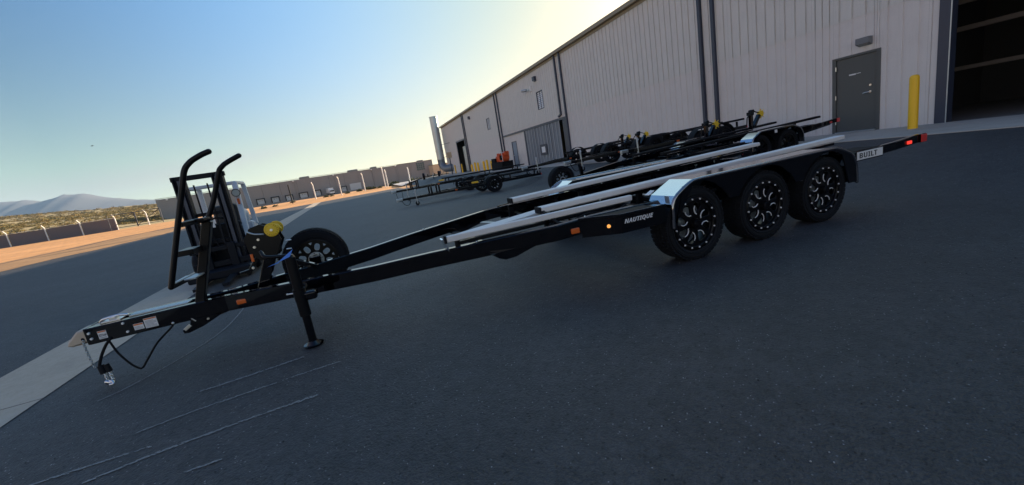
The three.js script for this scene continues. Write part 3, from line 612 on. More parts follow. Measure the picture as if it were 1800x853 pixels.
// ---------------------------------------------------------------- fences, posts, gates, bushes
{
  const f = thing('boundary_fence', 'boundary fence of white posts with dark windscreen fabric at far left', 'fence', [0, 0, -89]);
  const xs = []; for (let x = -98; x < -42; x += 4.6) xs.push(x + 0); xs.push(-52.9 + 4.6 * 0, -48.2, -43.7, -39.0, -34.6);
  const posts = [...new Set([-94.3, -89.7, -85.1, -80.5, -75.9, -71.3, -66.7, -62.1, -57.5, -52.9, -48.2, -43.7, -39.0, -34.6])];
  for (const x of posts) {
    const y = level(x, -89) - 0.1, p = new THREE.Group(); p.name = numbered('fence_post'); f.add(p);
    part(p, 'post', [cyl([x, y - 0.2, 0], [x, y + 2.25, 0], 0.085, 0.085, 10)], M.white);
    part(p, 'barb_arm', [bar([x, y + 2.22, 0], [x - 0.12, y + 2.7, 0.3], 0.12, 0.09, 0.01)], M.white);
  }
  for (let i = 0; i < posts.length - 2; i++) {
    const a = posts[i], b = posts[i + 1], ya = level(a, -89) - 0.12, yb = level(b, -89) - 0.12;
    part(f, 'windscreen_panel', [plate([[a + 0.1, ya + 0.05, -0.09], [b - 0.1, yb + 0.05, -0.09], [b - 0.1, yb + 2.05, -0.09], [a + 0.1, ya + 2.05, -0.09]], [0, 0, -0.02])], M.screen);
    part(f, 'top_rail', [cyl([a, ya + 2.14, 0.0], [b, yb + 2.14, 0.0], 0.03, 0.03, 6)], M.white);
  }
  const a = -39.0, b = -34.6; part(f, 'barbed_wire', [cyl([a, level(a, -89) + 2.45, 0.2], [b, level(b, -89) + 2.45, 0.2], 0.02, 0.02, 4), cyl([a, level(a, -89) + 2.1, 0.1], [b, level(b, -89) + 2.1, 0.1], 0.02, 0.02, 4)], M.trim);
  shade(f);
  const gate = (label, x0, x1, flip) => {
    const g = thing('fence_gate', label, 'gate', [x0, level(x0, -86), -86], 0, 'dark steel gates in the far left fence'), W = x1 - x0, H = 2.15, y = 0.25;
    part(g, 'frame', [cyl([0, y, 0], [W, y + level(x1, -86) - level(x0, -86), 0], 0.045, 0.045, 8), cyl([0, y + H, 0], [W, y + H, 0], 0.045, 0.045, 8), cyl([0, y - 0.25, 0], [0, y + H, 0], 0.05, 0.05, 8), cyl([W, y - 0.25, 0], [W, y + H, 0], 0.06, 0.06, 8)], M.trim);
    part(g, 'diagonal_brace', [cyl(flip ? [W, y + H, 0] : [0, y, 0], flip ? [0, y, 0] : [W, y + H, 0], 0.04, 0.04, 8)], M.trim);
    return shade(g);
  };
  gate('dark steel gate leaf with a diagonal brace, left of the pair beyond the ladder', -38.6, -35.0);
  gate('dark steel gate leaf with a diagonal brace, right of the pair beyond the ladder', -34.9, -31.4, true);
  const pole = (label, x, z, h, m = M.white, arm = true) => {
    const p = thing('fence_pole', label, 'pole', [x, level(x, z) - 0.1, z], 0, m === M.white ? 'white fence poles in front of the far warehouse' : undefined);
    part(p, 'post', [cyl([0, -0.2, 0], [0, h, 0], 0.085, 0.085, 10)], m);
    if (arm) part(p, 'barb_arm', [bar([0, h - 0.02, 0], [-0.1, h + 0.35, 0.25], 0.12, 0.09, 0.01)], m);
    return shade(p);
  };
  pole('black pole standing on the dirt in front of the dock doors', -9.4, -71, 3.0, M.blackMatt, false);
  [[-6.3, 2.5], [-2.3, 2.8], [1.5, 2.75], [4.9, 3.3], [5.35, 2.75], [9.2, 2.4]].forEach(([x, h], i) => pole(['leftmost white fence pole before the far dock doors, just left of the truck', 'white fence pole just right of the dock with the truck', 'white fence pole right of the widest white dock door', 'tallest white fence pole, left of a close pair', 'shorter right-hand pole of the close white pair', 'rightmost white fence pole, beside the pale drive'][i], x, -74, h));
  const bush = (label, x, z, s, m = M.leaf) => {
    const b = thing('bush', label, 'bush', [x, level(x, z) - 0.12, z], rnd() * 6, 'bushes in front of the far warehouse');
    part(b, 'foliage', [tuft(260, s, 0.8), tuft(120, s * 0.6, 0.8).translate(s * 0.6, 0, 0.2 * s), tuft(120, s * 0.55, 0.9).translate(-s * 0.5, s * 0.15, 0)], m);
    part(b, 'stem', [0, 1, 2, 3].map((k) => cyl([0.05 * k, 0, 0], [s * 0.3 * Math.cos(k * 1.7), s * 0.6, s * 0.3 * Math.sin(k * 1.7)], 0.03, 0.015, 5)), M.trimTan);
    return shade(b);
  };
  const spots = [[-13.2, -70, 0.5, 'low dark bush below the leftmost dock door'], [-11.9, -71, 0.42, 'dark bush right of the low one below the leftmost dock door'], [-9.9, -75, 0.45, 'small dark bush left of the black pole'], [-4.9, -76, 0.5, 'dark bush beside the leftmost white pole'], [-4.0, -76.5, 0.4, 'low bush between the leftmost white pole and the truck'], [-1.4, -77, 0.5, 'reddish low bush right of the truck'], [0.6, -79, 0.55, 'bush left of the pole by the widest dock door'], [2.2, -79, 0.75, 'wide grey bush right of the widest dock door'], [3.0, -79, 0.6, 'grey bush beside the wide one, right of the widest dock door'], [4.0, -77, 0.5, 'low bush just left of the tallest white pole'], [6.1, -77, 0.55, 'low bush just right of the close pair of poles'], [7.2, -82, 1.0, 'round grey-green bush between the paired poles and the rightmost pole'], [9.9, -78, 0.7, 'low reddish bush at the foot of the rightmost pole'], [10.8, -80, 1.0, 'tall yellow-green bush right of the rightmost pole']];
  spots.forEach(([x, z, s, l]) => bush(l, x, z, s));
  // a bird far off in the sky
  const bd = thing('bird', 'tiny dark bird flying in the sky left of the trailer ladder', 'bird', [-16, 6.6, -37], 0.6); bd.scale.setScalar(0.32);
  part(bd, 'body', [new THREE.SphereGeometry(0.09, 10, 8).scale(2.2, 0.8, 0.8), new THREE.ConeGeometry(0.05, 0.16, 8).rotateZ(-Math.PI / 2).translate(0.26, 0.02, 0), plate([[-0.18, 0, -0.03], [-0.36, 0.01, -0.07], [-0.36, 0.01, 0.07], [-0.18, 0, 0.03]], [0, 0.015, 0])], M.blackMatt);
  for (const s of [-1, 1]) part(bd, 'wing', [plate([[0.1, 0.02, 0.04 * s], [0.06, 0.12, 0.3 * s], [-0.08, 0.08, 0.42 * s], [-0.1, 0.02, 0.05 * s]], [0, 0.012, 0])], M.blackMatt);
}
// ---------------------------------------------------------------- wheels
function tyreGeometry(R, r, w) {
  const h = w / 2, p = [[r, -h * 0.80], [r + 0.012, -h * 0.93], [(R + r) / 2, -h * 1.0], [R - 0.035, -h * 0.98], [R - 0.012, -h * 0.86], [R - 0.006, -h * 0.6], [R - 0.006, h * 0.6], [R - 0.012, h * 0.86], [R - 0.035, h * 0.98], [(R + r) / 2, h], [r + 0.012, h * 0.93], [r, h * 0.80]];
  const g = turnX(new THREE.LatheGeometry(p.map(([a, b]) => new THREE.Vector2(a, b)), 56), Math.PI / 2), out = [g];
  const n = 46;
  for (let k = 0; k < n; k++) for (let q = -2; q <= 2; q++) {
    const a = (k + (q % 2 ? 0.5 : 0)) / n * Math.PI * 2, b = new THREE.BoxGeometry(2 * Math.PI * R / n * 0.74, 0.014, w * 0.165);
    b.translate(0, R - 0.004 - (Math.abs(q) === 2 ? 0.007 : 0), q * w * 0.195); turnZ(b, a); out.push(b);
  }
  for (const s of [-1, 1]) for (const rr2 of [0.3, 0.72]) out.push(new THREE.TorusGeometry(r + (R - r) * rr2, 0.0035, 5, 48).translate(0, 0, s * h * 0.99));
  return join(out);
}
function blob(r0, r1, a0, a1, hw0, hw1, n = 5) {                    // window outline between two radii, in polar steps, rounded ends
  const P = [], at = (r, t) => P.push([r * Math.cos(t), r * Math.sin(t)]), m = (a0 + a1) / 2;
  for (let i = 0; i <= n; i++) at(r0 + (i === 0 || i === n ? 0.012 : 0), m + hw0 * (i / n * 2 - 1));
  for (let i = n; i >= 0; i--) at(r1 - (i === 0 || i === n ? 0.014 : 0), m + hw1 * (i / n * 2 - 1));
  return P;
}
const circ = (r, n = 48) => Array.from({ length: n }, (_, i) => [r * Math.cos(i / n * 6.28319), r * Math.sin(i / n * 6.28319)]);
const WH = { R: 0.36, r: 0.258, w: 0.245 };
const G = {};
G.tyre = tyreGeometry(WH.R, WH.r, WH.w);
G.barrel = (() => { const p = [[0.25, -0.1], [0.258, -0.1], [0.262, -0.08], [0.245, -0.06], [0.235, 0.02], [0.243, 0.085], [0.262, 0.1], [0.262, 0.112], [0.252, 0.112]]; return turnX(new THREE.LatheGeometry(p.map(([a, b]) => new THREE.Vector2(a, b)), 48), Math.PI / 2); })();
G.face = (() => {                                                   // eight split spokes round a hub
  const holes = [];
  for (let k = 0; k < 8; k++) { const a = k * Math.PI / 4 + 0.2; holes.push(blob(0.100, 0.200, a, a, 0.16, 0.24)); }
  return join([slab(circ(0.252), 0.022, 0.004, holes).translate(0, 0, 0.072), new THREE.TorusGeometry(0.236, 0.016, 8, 56).translate(0, 0, 0.096)]);
})();
G.accents = (() => {                                                // milled hooked edges of the windows
  const out = [];
  for (let k = 0; k < 8; k++) {
    const a = k * Math.PI / 4 + 0.2, pt = (r, t) => [r * Math.cos(a + t), r * Math.sin(a + t)];
    const mk = (outer, inner) => slab([...outer, ...inner.reverse()], 0.007, 0.0015).translate(0, 0, 0.0925);
    out.push(mk([pt(0.172, 0.20), pt(0.148, 0.285), pt(0.118, 0.275), pt(0.096, 0.17), pt(0.085, -0.08)], [pt(0.168, 0.16), pt(0.146, 0.222), pt(0.122, 0.205), pt(0.106, 0.12), pt(0.096, -0.08)]));
  }
  return out;
})();
G.accent = join(G.accents);
G.bolt = cyl([0, 0, 0], [0, 0, 0.012], 0.0095, 0.008, 8);
G.cap = join([cyl([0, 0, 0.06], [0, 0, 0.135], 0.058, 0.05, 20), cyl([0, 0, 0.135], [0, 0, 0.142], 0.038, 0.034, 20)]);
G.lugs = join(Array.from({ length: 8 }, (_, k) => cyl([0.07 * Math.cos(k * 0.785), 0.07 * Math.sin(k * 0.785), 0.09], [0.07 * Math.cos(k * 0.785), 0.07 * Math.sin(k * 0.785), 0.108], 0.009, 0.007, 8)));
G.drum = join([cyl([0, 0, -0.06], [0, 0, 0.0], 0.15, 0.15, 24), cyl([0, 0, 0], [0, 0, 0.07], 0.08, 0.07, 20)]);
function wheel(parent, name, x, y, z, side, turn, bolts = true) {   // side +1 faces +z
  const w = new THREE.Group(); w.name = numbered(name); w.position.set(x, y, z); parent.add(w);
  w.rotation.set(0, side > 0 ? 0 : Math.PI, turn);
  part(w, 'tyre', G.tyre, M.rubber); part(w, 'rim_barrel', G.barrel, M.rim); part(w, 'rim_face', G.face, M.rim);
  part(w, 'brake_drum', G.drum, M.galv);
  for (const g of G.accents) part(w, 'milled_edge', g, M.milled); part(w, 'centre_cap', G.cap, M.rim);
  if (bolts) for (let k = 0; k < 16; k++) { const a = (k + 0.5) / 16 * 6.28319, b = part(w, 'rim_bolt', G.bolt, M.boltHead); b.position.set(0.238 * Math.cos(a), 0.238 * Math.sin(a), 0.106); }
  return w;
}
// spare: smaller, with oval windows one can see through
G.spareTyre = tyreGeometry(0.325, 0.212, 0.20);
G.spareFace = (() => {
  const holes = [], oval = (r, a, rx, ry) => Array.from({ length: 14 }, (_, i) => { const t = i / 14 * 6.28319, e = 0.75, u = rx * Math.sign(Math.cos(t)) * Math.abs(Math.cos(t)) ** e, v = ry * Math.sign(Math.sin(t)) * Math.abs(Math.sin(t)) ** e; return [(r + u) * Math.cos(a) - v * Math.sin(a), (r + u) * Math.sin(a) + v * Math.cos(a)]; });
  for (let k = 0; k < 8; k++) { const a = k * Math.PI / 4 + 0.39; holes.push(oval(0.132, a, 0.037, 0.027)); holes.push([[0.158, 0], [0.182, 0.018], [0.184, 0], [0.182, -0.018]].map(([r, v]) => [r * Math.cos(a + 0.393) - v * Math.sin(a + 0.393), r * Math.sin(a + 0.393) + v * Math.cos(a + 0.393)])); }
  holes.push(circ(0.052, 24));
  return slab(circ(0.206), 0.018, 0.003, holes).translate(0, 0, 0.045);
})();
G.spareBarrel = (() => { const p = [[0.204, -0.085], [0.213, -0.085], [0.206, -0.05], [0.198, 0.0], [0.206, 0.07], [0.218, 0.082], [0.218, 0.09], [0.206, 0.09]]; return turnX(new THREE.LatheGeometry(p.map(([a, b]) => new THREE.Vector2(a, b)), 44), Math.PI / 2); })();
G.spareRing = slab(circ(0.078, 32), 0.008, 0.002, [circ(0.052, 24), ...Array.from({ length: 8 }, (_, k) => circ(0.006, 8).map(([a, b]) => [a + 0.065 * Math.cos(k * 0.785), b + 0.065 * Math.sin(k * 0.785)]))]).translate(0, 0, 0.062);
function spare(parent, x, y, z) {
  const w = new THREE.Group(); w.name = numbered('spare_wheel'); w.position.set(x, y, z); w.rotation.z = 0.12; parent.add(w);
  part(w, 'tyre', G.spareTyre, M.rubber); part(w, 'rim_barrel', G.spareBarrel, M.rim); part(w, 'rim_face', G.spareFace, M.rim);
  part(w, 'hub_ring', G.spareRing, M.galv); part(w, 'hub_plate', [cyl([0, 0, 0.02], [0, 0, 0.058], 0.05, 0.05, 20), cyl([0, 0, 0.058], [0, 0, 0.08], 0.022, 0.02, 12)], M.rim);
  return w;
}
// ---------------------------------------------------------------- the big boat trailer
const TX = 3.735, TZ = -4.26;                                       // its base: under the middle axle, on the centre line
const OFF = [[-2.24, 0.096], [-1.25, 0.12], [1.55, 1.07], [5.4, 1.07]];
const TOP = [[-2.24, 0.464], [-1.25, 0.478], [0, 0.523], [0.5, 0.558], [1.55, 0.612], [1.95, 0.63], [5.4, 0.63]];
const offAt = (x) => along(OFF, x), topAt = (x) => along(TOP, x);
const AXLES = [-0.80, 0.13, 1.05];
function bigTrailer(label, opts) {
  const t = thing('boat_trailer', label, 'boat trailer', [TX, 0, TZ], 0, opts.group);
  const B = M.black, x0 = opts.x0 ?? -2.24, L = (x) => x - TX;
  // main rails, swept in to the tongue
  const xs = [x0, ...[-1.25, -0.6, 0, 0.5, 1.0, 1.55, 1.95, 5.4].filter((x) => x > x0 + 0.05)];
  for (const s of [1, -1]) part(t, 'rail', beam(xs.map((x) => [L(x), topAt(x), s * offAt(x)]), 0.076, 0.137, 0.007), B, s > 0 ? 'near black frame rail' : 'far black frame rail');
  // cross members
  for (const [x, y, w] of [[1.05, 0.49, 0.05], [1.95, 0.52, 0.075], [2.82, 0.53, 0.09], [3.735, 0.53, 0.09], [4.66, 0.53, 0.09], [5.32, 0.6, 0.1]]) if (x > x0) part(t, 'cross_member', [bx(L(x) - w / 2, L(x) + w / 2, y - 0.075, y, -offAt(x) + 0.04, offAt(x) - 0.04, 0.006)], x < 1 ? M.blackMatt : B);
  // belly brackets under the rails where they bend
  for (const s of [1, -1]) part(t, 'rail_gusset', [slab([[L(0.95), 0.47], [L(1.5), 0.482], [L(1.32), 0.438], [L(1.18), 0.40], [L(1.08), 0.395], [L(1.02), 0.42]], 0.06, 0.006).translate(0, 0, s * 0.96 - 0.03)], B);
  // axles, wheels
  const ax = opts.axles ?? AXLES, fs = ax[0] + 0.99;
  ax.forEach((a, i) => {
    part(t, 'axle', [cyl([a, 0.36, -1.1], [a, 0.36, 1.1], 0.038, 0.038, 12)], M.blackSatin);
    wheel(t, 'wheel', a, 0.36, 1.165, 1, 0.3 + i * 0.0, true);
    wheel(t, 'wheel', a, 0.36, -1.165, -1, 0.9 + i * 0.5, false);
    for (const s of [1, -1]) part(t, 'axle_bracket', [bx(a - 0.09, a + 0.09, 0.36, 0.5, s * 1.07 - 0.05, s * 1.07 + 0.05, 0.01)], B);
  });
  // fenders: folded top with sloping ends and an outer skirt scalloped over each tyre
  for (const s of [1, -1]) {
    const f = new THREE.Group(); f.name = numbered('fender'); t.add(f);
    const topLine = [[-1.285 + fs, 0.39], [-1.278 + fs, 0.60], [-1.24 + fs, 0.672], [-1.0 + fs, 0.79], [1.16, 0.80], [1.45, 0.70], [1.535, 0.56], [1.55, 0.37]], th = 0.012;
    const pieces = [];
    for (let i = 0; i < topLine.length - 1; i++) { const [a, b] = topLine[i], [c, d] = topLine[i + 1]; pieces.push(plate([[a, b, 0.98], [c, d, 0.98], [c, d, 1.31], [a, b, 1.31]], [0.0, -th, 0])); }
    const under = [];
    for (const a of [...ax].reverse()) for (let k = 0; k <= 12; k++) { const q = (28 + k / 12 * 124) * Math.PI / 180; under.push([a + 0.455 * Math.cos(q), 0.315 + 0.455 * Math.sin(q)]); }
    const sk = [...topLine.slice(1, -1), [1.55, 0.37], [1.40, 0.37], [1.36, 0.5], ...under.filter(([a, b]) => a < 1.34 && a > -1.22 + fs && b > 0.5), [-1.225 + fs, 0.5], [-1.24 + fs, 0.39], [-1.285 + fs, 0.39]];
    const skirt = slab(sk, 0.014, 0.004).translate(0, 0, 1.305);
    const inner = slab([[-1.23 + fs, 0.45], [-1.23 + fs, 0.665], [-1.0 + fs, 0.785], [1.16, 0.795], [1.45, 0.69], [1.5, 0.45]], 0.008, 0).translate(0, 0, 0.975);
    const roll = pipe(topLine.map(([a, b]) => [a, b - 0.006, 1.31]), 0.018, 10, 60, 0.1);
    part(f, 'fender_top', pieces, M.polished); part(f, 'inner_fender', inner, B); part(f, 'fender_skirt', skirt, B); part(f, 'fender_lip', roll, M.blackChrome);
    if (s > 0 && opts.lettering) part(f, 'sticker', [plate([[-1.19, 0.699, 1.06], [-1.12, 0.733, 1.06], [-1.12, 0.733, 1.12], [-1.19, 0.699, 1.12]], [0, 0.002, 0])], M.sticker);
    if (s < 0) f.scale.z = -1;
    // side step in front of the fender, its face kinked outwards
    const st = new THREE.Group(); st.name = numbered('side_step'); t.add(st);
    const P = [[L(1.79), 1.105], [L(2.08), 1.30], [L(2.56), 1.31], [L(2.56), 1.105]];
    part(st, 'step_box', [plate(P.map(([x, z]) => [x, 0.615, z]), [0, -0.165, 0])], B);
    part(st, 'step_lip', [beam([[L(1.77), 0.632, 1.10], [L(2.08), 0.626, 1.302], [L(2.56), 0.626, 1.312]], 0.016, 0.03, 0.003)], B);
    part(st, 'step_tread', [plate([[L(1.86), 0.617, 1.112], [L(2.12), 0.617, 1.27], [L(2.47), 0.617, 1.28], [L(2.47), 0.617, 1.112]], [0, 0.003, 0])], M.blackMatt);
    if (s > 0) {
      part(st, 'side_lamp', [turnX(cyl([0, 0, 0], [0, 0.014, 0], 0.017, 0.014, 14), Math.PI / 2).translate(L(1.985), 0.53, 1.242)], opts.lettering ? M.amberLit : M.orange);
      if (opts.lettering) { const g = text('NAUTIQUE', 0.037, 0.003), w = g.boundingBox.max.x; part(st, 'lettering', turnZ(g.applyMatrix4(new THREE.Matrix4().makeShear(0, 0, 0.3, 0, 0, 0)).scale(0.305 / w, 1, 1), 0).translate(L(2.10), 0.535, 1.3115), M.white); }
    } else st.scale.z = -1;
    // rear step, rear wing with lamps
    const rs = new THREE.Group(); rs.name = numbered('rear_step'); t.add(rs);
    part(rs, 'step_box', [bx(L(5.27), L(5.78), 0.585, 0.70, 0.98, 1.30, 0.008)], B);
    part(rs, 'step_tread', [plate([[L(5.3), 0.702, 1.0], [L(5.76), 0.702, 1.0], [L(5.76), 0.702, 1.28], [L(5.3), 0.702, 1.28]], [0, 0.003, 0])], M.blackMatt);
    part(rs, 'rear_wing', [beam([[L(5.6), 0.69, 1.22], [L(6.1), 0.705, 1.23], [L(6.45), 0.735, 1.26], [L(6.62), 0.74, 1.28]], 0.06, 0.10, 0.008)], B);
    part(rs, 'marker_lamp', [bx(L(6.28), L(6.36), 0.645, 0.685, 1.277, 1.295, 0.006)], opts.lettering ? M.redLit : M.red);
    part(rs, 'tail_lamp', [bx(L(6.5), L(6.61), 0.64, 0.735, 1.308, 1.322, 0.008), bx(L(6.61), L(6.632), 0.64, 0.735, 1.25, 1.31, 0.006)], M.red);
    if (s > 0 && opts.lettering) {
      part(rs, 'name_plate', [bx(L(5.30), L(5.76), 0.60, 0.69, 1.3, 1.306, 0.001)], M.sticker);
      const g = text('BUILT', 0.058, 0.002), w = g.boundingBox.max.x; part(rs, 'lettering', g.scale(0.33 / w, 1, 1).translate(L(5.325), 0.617, 1.3055), M.ink);
    }
    if (s < 0) rs.scale.z = -1;
  }
  part(t, 'rear_beam', [bx(L(5.45), L(5.55), 0.60, 0.70, -1.0, 1.0, 0.008)], B);
  // bunks: long ones on posts, and the short front pair with their slanting boards
  const bunk = (nm, a, b, w, h) => { const g = new THREE.Group(); g.name = numbered(nm); t.add(g); part(g, 'board', [bar(a, b, w, h, 0.012)], M.vinyl); const d = V(b[0] - a[0], b[1] - a[1], b[2] - a[2]).normalize().multiplyScalar(0.02); part(g, 'end_cap', [bar([a[0] - d.x, a[1] - d.y, a[2] - d.z], [a[0] - d.x * 0.05, a[1] - d.y * 0.05, a[2] - d.z * 0.05], w * 0.96, h * 1.15, 0.004)], M.blackMatt); return g; };
  for (const s of [1, -1]) {
    if (opts.bunks !== false) {
      bunk('long_bunk', [L(s > 0 ? 1.62 : 1.80), s > 0 ? 0.708 : 0.722, s * 0.62], [L(opts.bunkEnd ?? 6.15), s > 0 ? 0.815 : 0.832, s * 0.62], s > 0 ? 0.13 : 0.17, 0.056);
      part(t, 'bunk_channel', [bar([L(1.75), 0.655, s * 0.62], [L(6.0), 0.75, s * 0.62], 0.05, 0.035, 0.004)], B);
      for (const x of [1.78, 2.82, 3.735, 4.66, 5.32]) part(t, 'bunk_post', [bx(L(x) - 0.03, L(x) + 0.03, 0.5, 0.66 + (x - 1.7) * 0.022, s * 0.62 - 0.025, s * 0.62 + 0.025, 0.004)], M.blackSatin);
      for (const x of [2.3, 3.2, 4.2]) part(t, 'bunk_bolt', [cyl([L(x), 0.672 + (x - 1.7) * 0.022, s * 0.648], [L(x), 0.672 + (x - 1.7) * 0.022, s * 0.665], 0.009, 0.009, 8)], M.steel);
    }
    if (opts.front && s > 0) {
      bunk('front_bunk', [L(0.63), 0.652, s * 0.80], [L(2.58), 0.662, s * 0.80], 0.05, 0.058);
      part(t, 'slanting_bunk', [plate([[L(0.645), 0.674, s * 0.775], [L(2.40), 0.684, s * 0.06], [L(2.56), 0.684, s * 0.24], [L(1.1), 0.676, s * 0.775]], [0, -0.035, 0])], M.vinyl);
      part(t, 'front_bunk_channel', [bar([L(0.72), 0.60, s * 0.80], [L(2.5), 0.612, s * 0.80], 0.04, 0.03, 0.004)], M.blackSatin);
      for (const x of [0.72, 1.6, 2.4]) part(t, 'front_bunk_post', [bx(L(x) - 0.022, L(x) + 0.022, 0.5, 0.632, s * 0.80 - 0.02, s * 0.80 + 0.02, 0.004)], M.blackSatin);
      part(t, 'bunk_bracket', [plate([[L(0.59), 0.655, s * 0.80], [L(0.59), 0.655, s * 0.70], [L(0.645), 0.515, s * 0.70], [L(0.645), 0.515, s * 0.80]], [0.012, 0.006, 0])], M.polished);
      part(t, 'hanger', [bar([L(1.62), 0.70, s * 0.7], [L(1.7), 0.55, s * 0.93], 0.035, 0.02, 0.003)], M.blackMatt);
    }
  }
  if (opts.front) {
    for (const x of [1.35, 2.15]) part(t, 'keel_strap', [bar([L(x), 0.535, -0.55], [L(x) + 0.3, 0.545, 0.45], 0.05, 0.012, 0.002)], M.galv);
    for (const x of [3.1, 4.0]) part(t, 'keel_strap', [bar([L(x), 0.56, -0.3], [L(x) + 0.22, 0.56, 0.55], 0.04, 0.012, 0.002)], M.galv);
    for (const [x, s] of [[0.88, 1], [-0.32, -1], [0.66, -1], [1.86, 1]]) part(t, 'rail_bolt', [new THREE.SphereGeometry(0.009, 8, 6).translate(L(x), topAt(x) + 0.004, s * offAt(x))], M.steel);
    part(t, 'brake_hose', [pipe([[L(1.7), 0.56, 0.95], [L(2.0), 0.62, 0.9], [L(2.25), 0.58, 0.93], [L(2.45), 0.63, 0.9]], 0.008, 6)], M.blackMatt);
    for (const x of [3.55, 4.25]) part(t, 'cable_tie', [pipe([[L(x), 0.70, 0.71], [L(x + 0.05), 0.72, 0.76], [L(x + 0.1), 0.69, 0.78]], 0.005, 6)], M.white);
  }
  return t;
}
const mainTrailer = bigTrailer('long black triple-axle boat trailer nearest the camera, with pale bunks and black alloy wheels', { lettering: true, front: true });
{
  const t = mainTrailer, L = (x) => x - TX, B = M.black, D = (z) => z - TZ;
  const face = (x) => offAt(x) + 0.038;
  // lamps and stickers on the near rail
  part(t, 'side_lamp', [bx(L(-1.17), L(-1.092), 0.386, 0.43, face(-1.13) - 0.02, face(-1.13) + 0.016, 0.01)], M.orange);
  part(t, 'side_lamp', [bx(L(1.68), L(1.765), topAt(1.72) - 0.115, topAt(1.72) - 0.065, face(1.72) - 0.01, face(1.72) + 0.016, 0.01)], M.orange);
  const stick = (x, y, w, h, band, lines) => {
    const g = new THREE.Group(); g.name = numbered('sticker'); t.add(g); const z = face(x) + 0.0025;
    part(g, 'label', [bx(L(x), L(x) + w, y, y + h, z, z + 0.0016, 0)], M.sticker);
    part(g, 'warning_band', [bx(L(x) + 0.002, L(x) + w - 0.002, y + h - band, y + h - 0.002, z + 0.0017, z + 0.0026, 0)], M.stickerBand);
    const rows = []; for (let k = 0; k < lines; k++) rows.push(bx(L(x) + 0.005, L(x) + w - 0.005 - (k % 3 === 2 ? 0.02 : 0.003), y + 0.006 + k * (h - band - 0.012) / lines, y + 0.006 + (k + 0.42) * (h - band - 0.012) / lines, z + 0.0017, z + 0.0022, 0));
    part(g, 'small_print', rows, std('grey_print', lin(0.3, 0.31, 0.34), 0.6));
  };
  stick(-2.168, 0.357, 0.056, 0.067, 0.012, 3); stick(-1.93, 0.364, 0.066, 0.052, 0.014, 3); stick(-1.855, 0.359, 0.088, 0.084, 0.012, 6);
  { const g = text('27 750', 0.012, 0.0006), z = face(-2.1) + 0.0044; part(t, 'sticker_print', g.translate(L(-2.164), 0.382, z), M.ink); }
  for (const [x, y] of [[-2.22, 0.424], [-2.215, 0.376], [-1.99, 0.444], [-1.978, 0.368]]) part(t, 'tongue_bolt', [cyl([L(x), y, face(x)], [L(x), y, face(x) + 0.012], 0.010, 0.009, 8)], M.boltHead);
  // tongue nose plate, coupler and latch
  part(t, 'tongue_nose', [bx(L(-2.25), L(-2.235), 0.33, 0.466, -0.134, 0.135, 0.003)], B);
  part(t, 'coupler', [slab([[L(-2.385), 0.352], [L(-2.355), 0.338], [L(-2.245), 0.352], [L(-2.12), 0.36], [L(-2.12), 0.44], [L(-2.245), 0.462], [L(-2.30), 0.455], [L(-2.37), 0.385]], 0.17, 0.012).translate(0, 0, -0.045), cyl([L(-2.33), 0.335, 0.04], [L(-2.33), 0.37, 0.04], 0.05, 0.045, 18)], M.zinc);
  part(t, 'coupler_hole', [cyl([L(-2.275), 0.385, 0.124], [L(-2.275), 0.385, 0.127], 0.012, 0.012, 12)], M.blackMatt);
  part(t, 'coupler_latch', [pipe([[L(-2.18), 0.472, 0.03], [L(-2.14), 0.495, 0.05], [L(-2.04), 0.505, 0.06], [L(-1.98), 0.492, 0.06]], 0.011, 8), bx(L(-2.15), L(-2.02), 0.466, 0.480, 0.0, 0.09, 0.004), bx(L(-2.1), L(-2.05), 0.478, 0.505, 0.02, 0.08, 0.006)], M.steel);
  part(t, 'tongue_cap', [bx(L(-1.98), L(-1.56), 0.466, 0.480, -0.055, 0.055, 0.004)], M.galv);
  part(t, 'tongue_filler', [bx(L(-2.0), L(-0.75), 0.35, 0.44, -0.07, 0.07, 0.004)], M.blackMatt);
  // hinge bracket under the tongue with a bright hook
  part(t, 'hinge_bracket', [slab([[L(-1.62), 0.36], [L(-1.10), 0.37], [L(-1.33), 0.325], [L(-1.47), 0.262], [L(-1.58), 0.232], [L(-1.62), 0.236], [L(-1.625), 0.262], [L(-1.56), 0.30], [L(-1.55), 0.335]], 0.05, 0.006).translate(0, 0, 0.10)], B);
  part(t, 'hinge_hook', [bar([L(-1.605), 0.268, 0.158], [L(-1.555), 0.30, 0.158], 0.008, 0.026, 0.002)], M.steel);
  part(t, 'hinge_pin', [cyl([L(-1.42), 0.318, 0.15], [L(-1.42), 0.318, 0.162], 0.009, 0.009, 8), bar([L(-1.535), 0.352, 0.152], [L(-1.51), 0.322, 0.154], 0.006, 0.008, 0.001)], M.steel);
  // hanging cables, plug and chains
  part(t, 'brake_cable', [pipe([[L(-2.13), 0.35, 0.135], [L(-2.11), 0.315, 0.145], [L(-2.08), 0.21, 0.155], [L(-2.026), 0.098, 0.16], [L(-1.985), 0.046, 0.16], [L(-1.96), 0.044, 0.16], [L(-1.906), 0.108, 0.16], [L(-1.815), 0.218, 0.15], [L(-1.70), 0.31, 0.145], [L(-1.66), 0.352, 0.14]], 0.008, 8, 70)], M.blackMatt);
  part(t, 'cable_clip', [new THREE.SphereGeometry(0.012, 8, 6).translate(L(-1.67), 0.35, 0.145)], M.steel);
  part(t, 'wiring_harness', [pipe([[L(-2.10), 0.345, 0.14], [L(-2.14), 0.30, 0.15], [L(-2.19), 0.22, 0.155], [L(-2.222), 0.14, 0.16], [L(-2.215), 0.10, 0.162]], 0.011, 8)], M.blackMatt);
  part(t, 'plug', [cyl([L(-2.215), 0.15, 0.16], [L(-2.205), 0.08, 0.165], 0.022, 0.026, 12), cyl([L(-2.175), 0.15, 0.165], [L(-2.165), 0.085, 0.17], 0.018, 0.02, 12)], M.blackMatt);
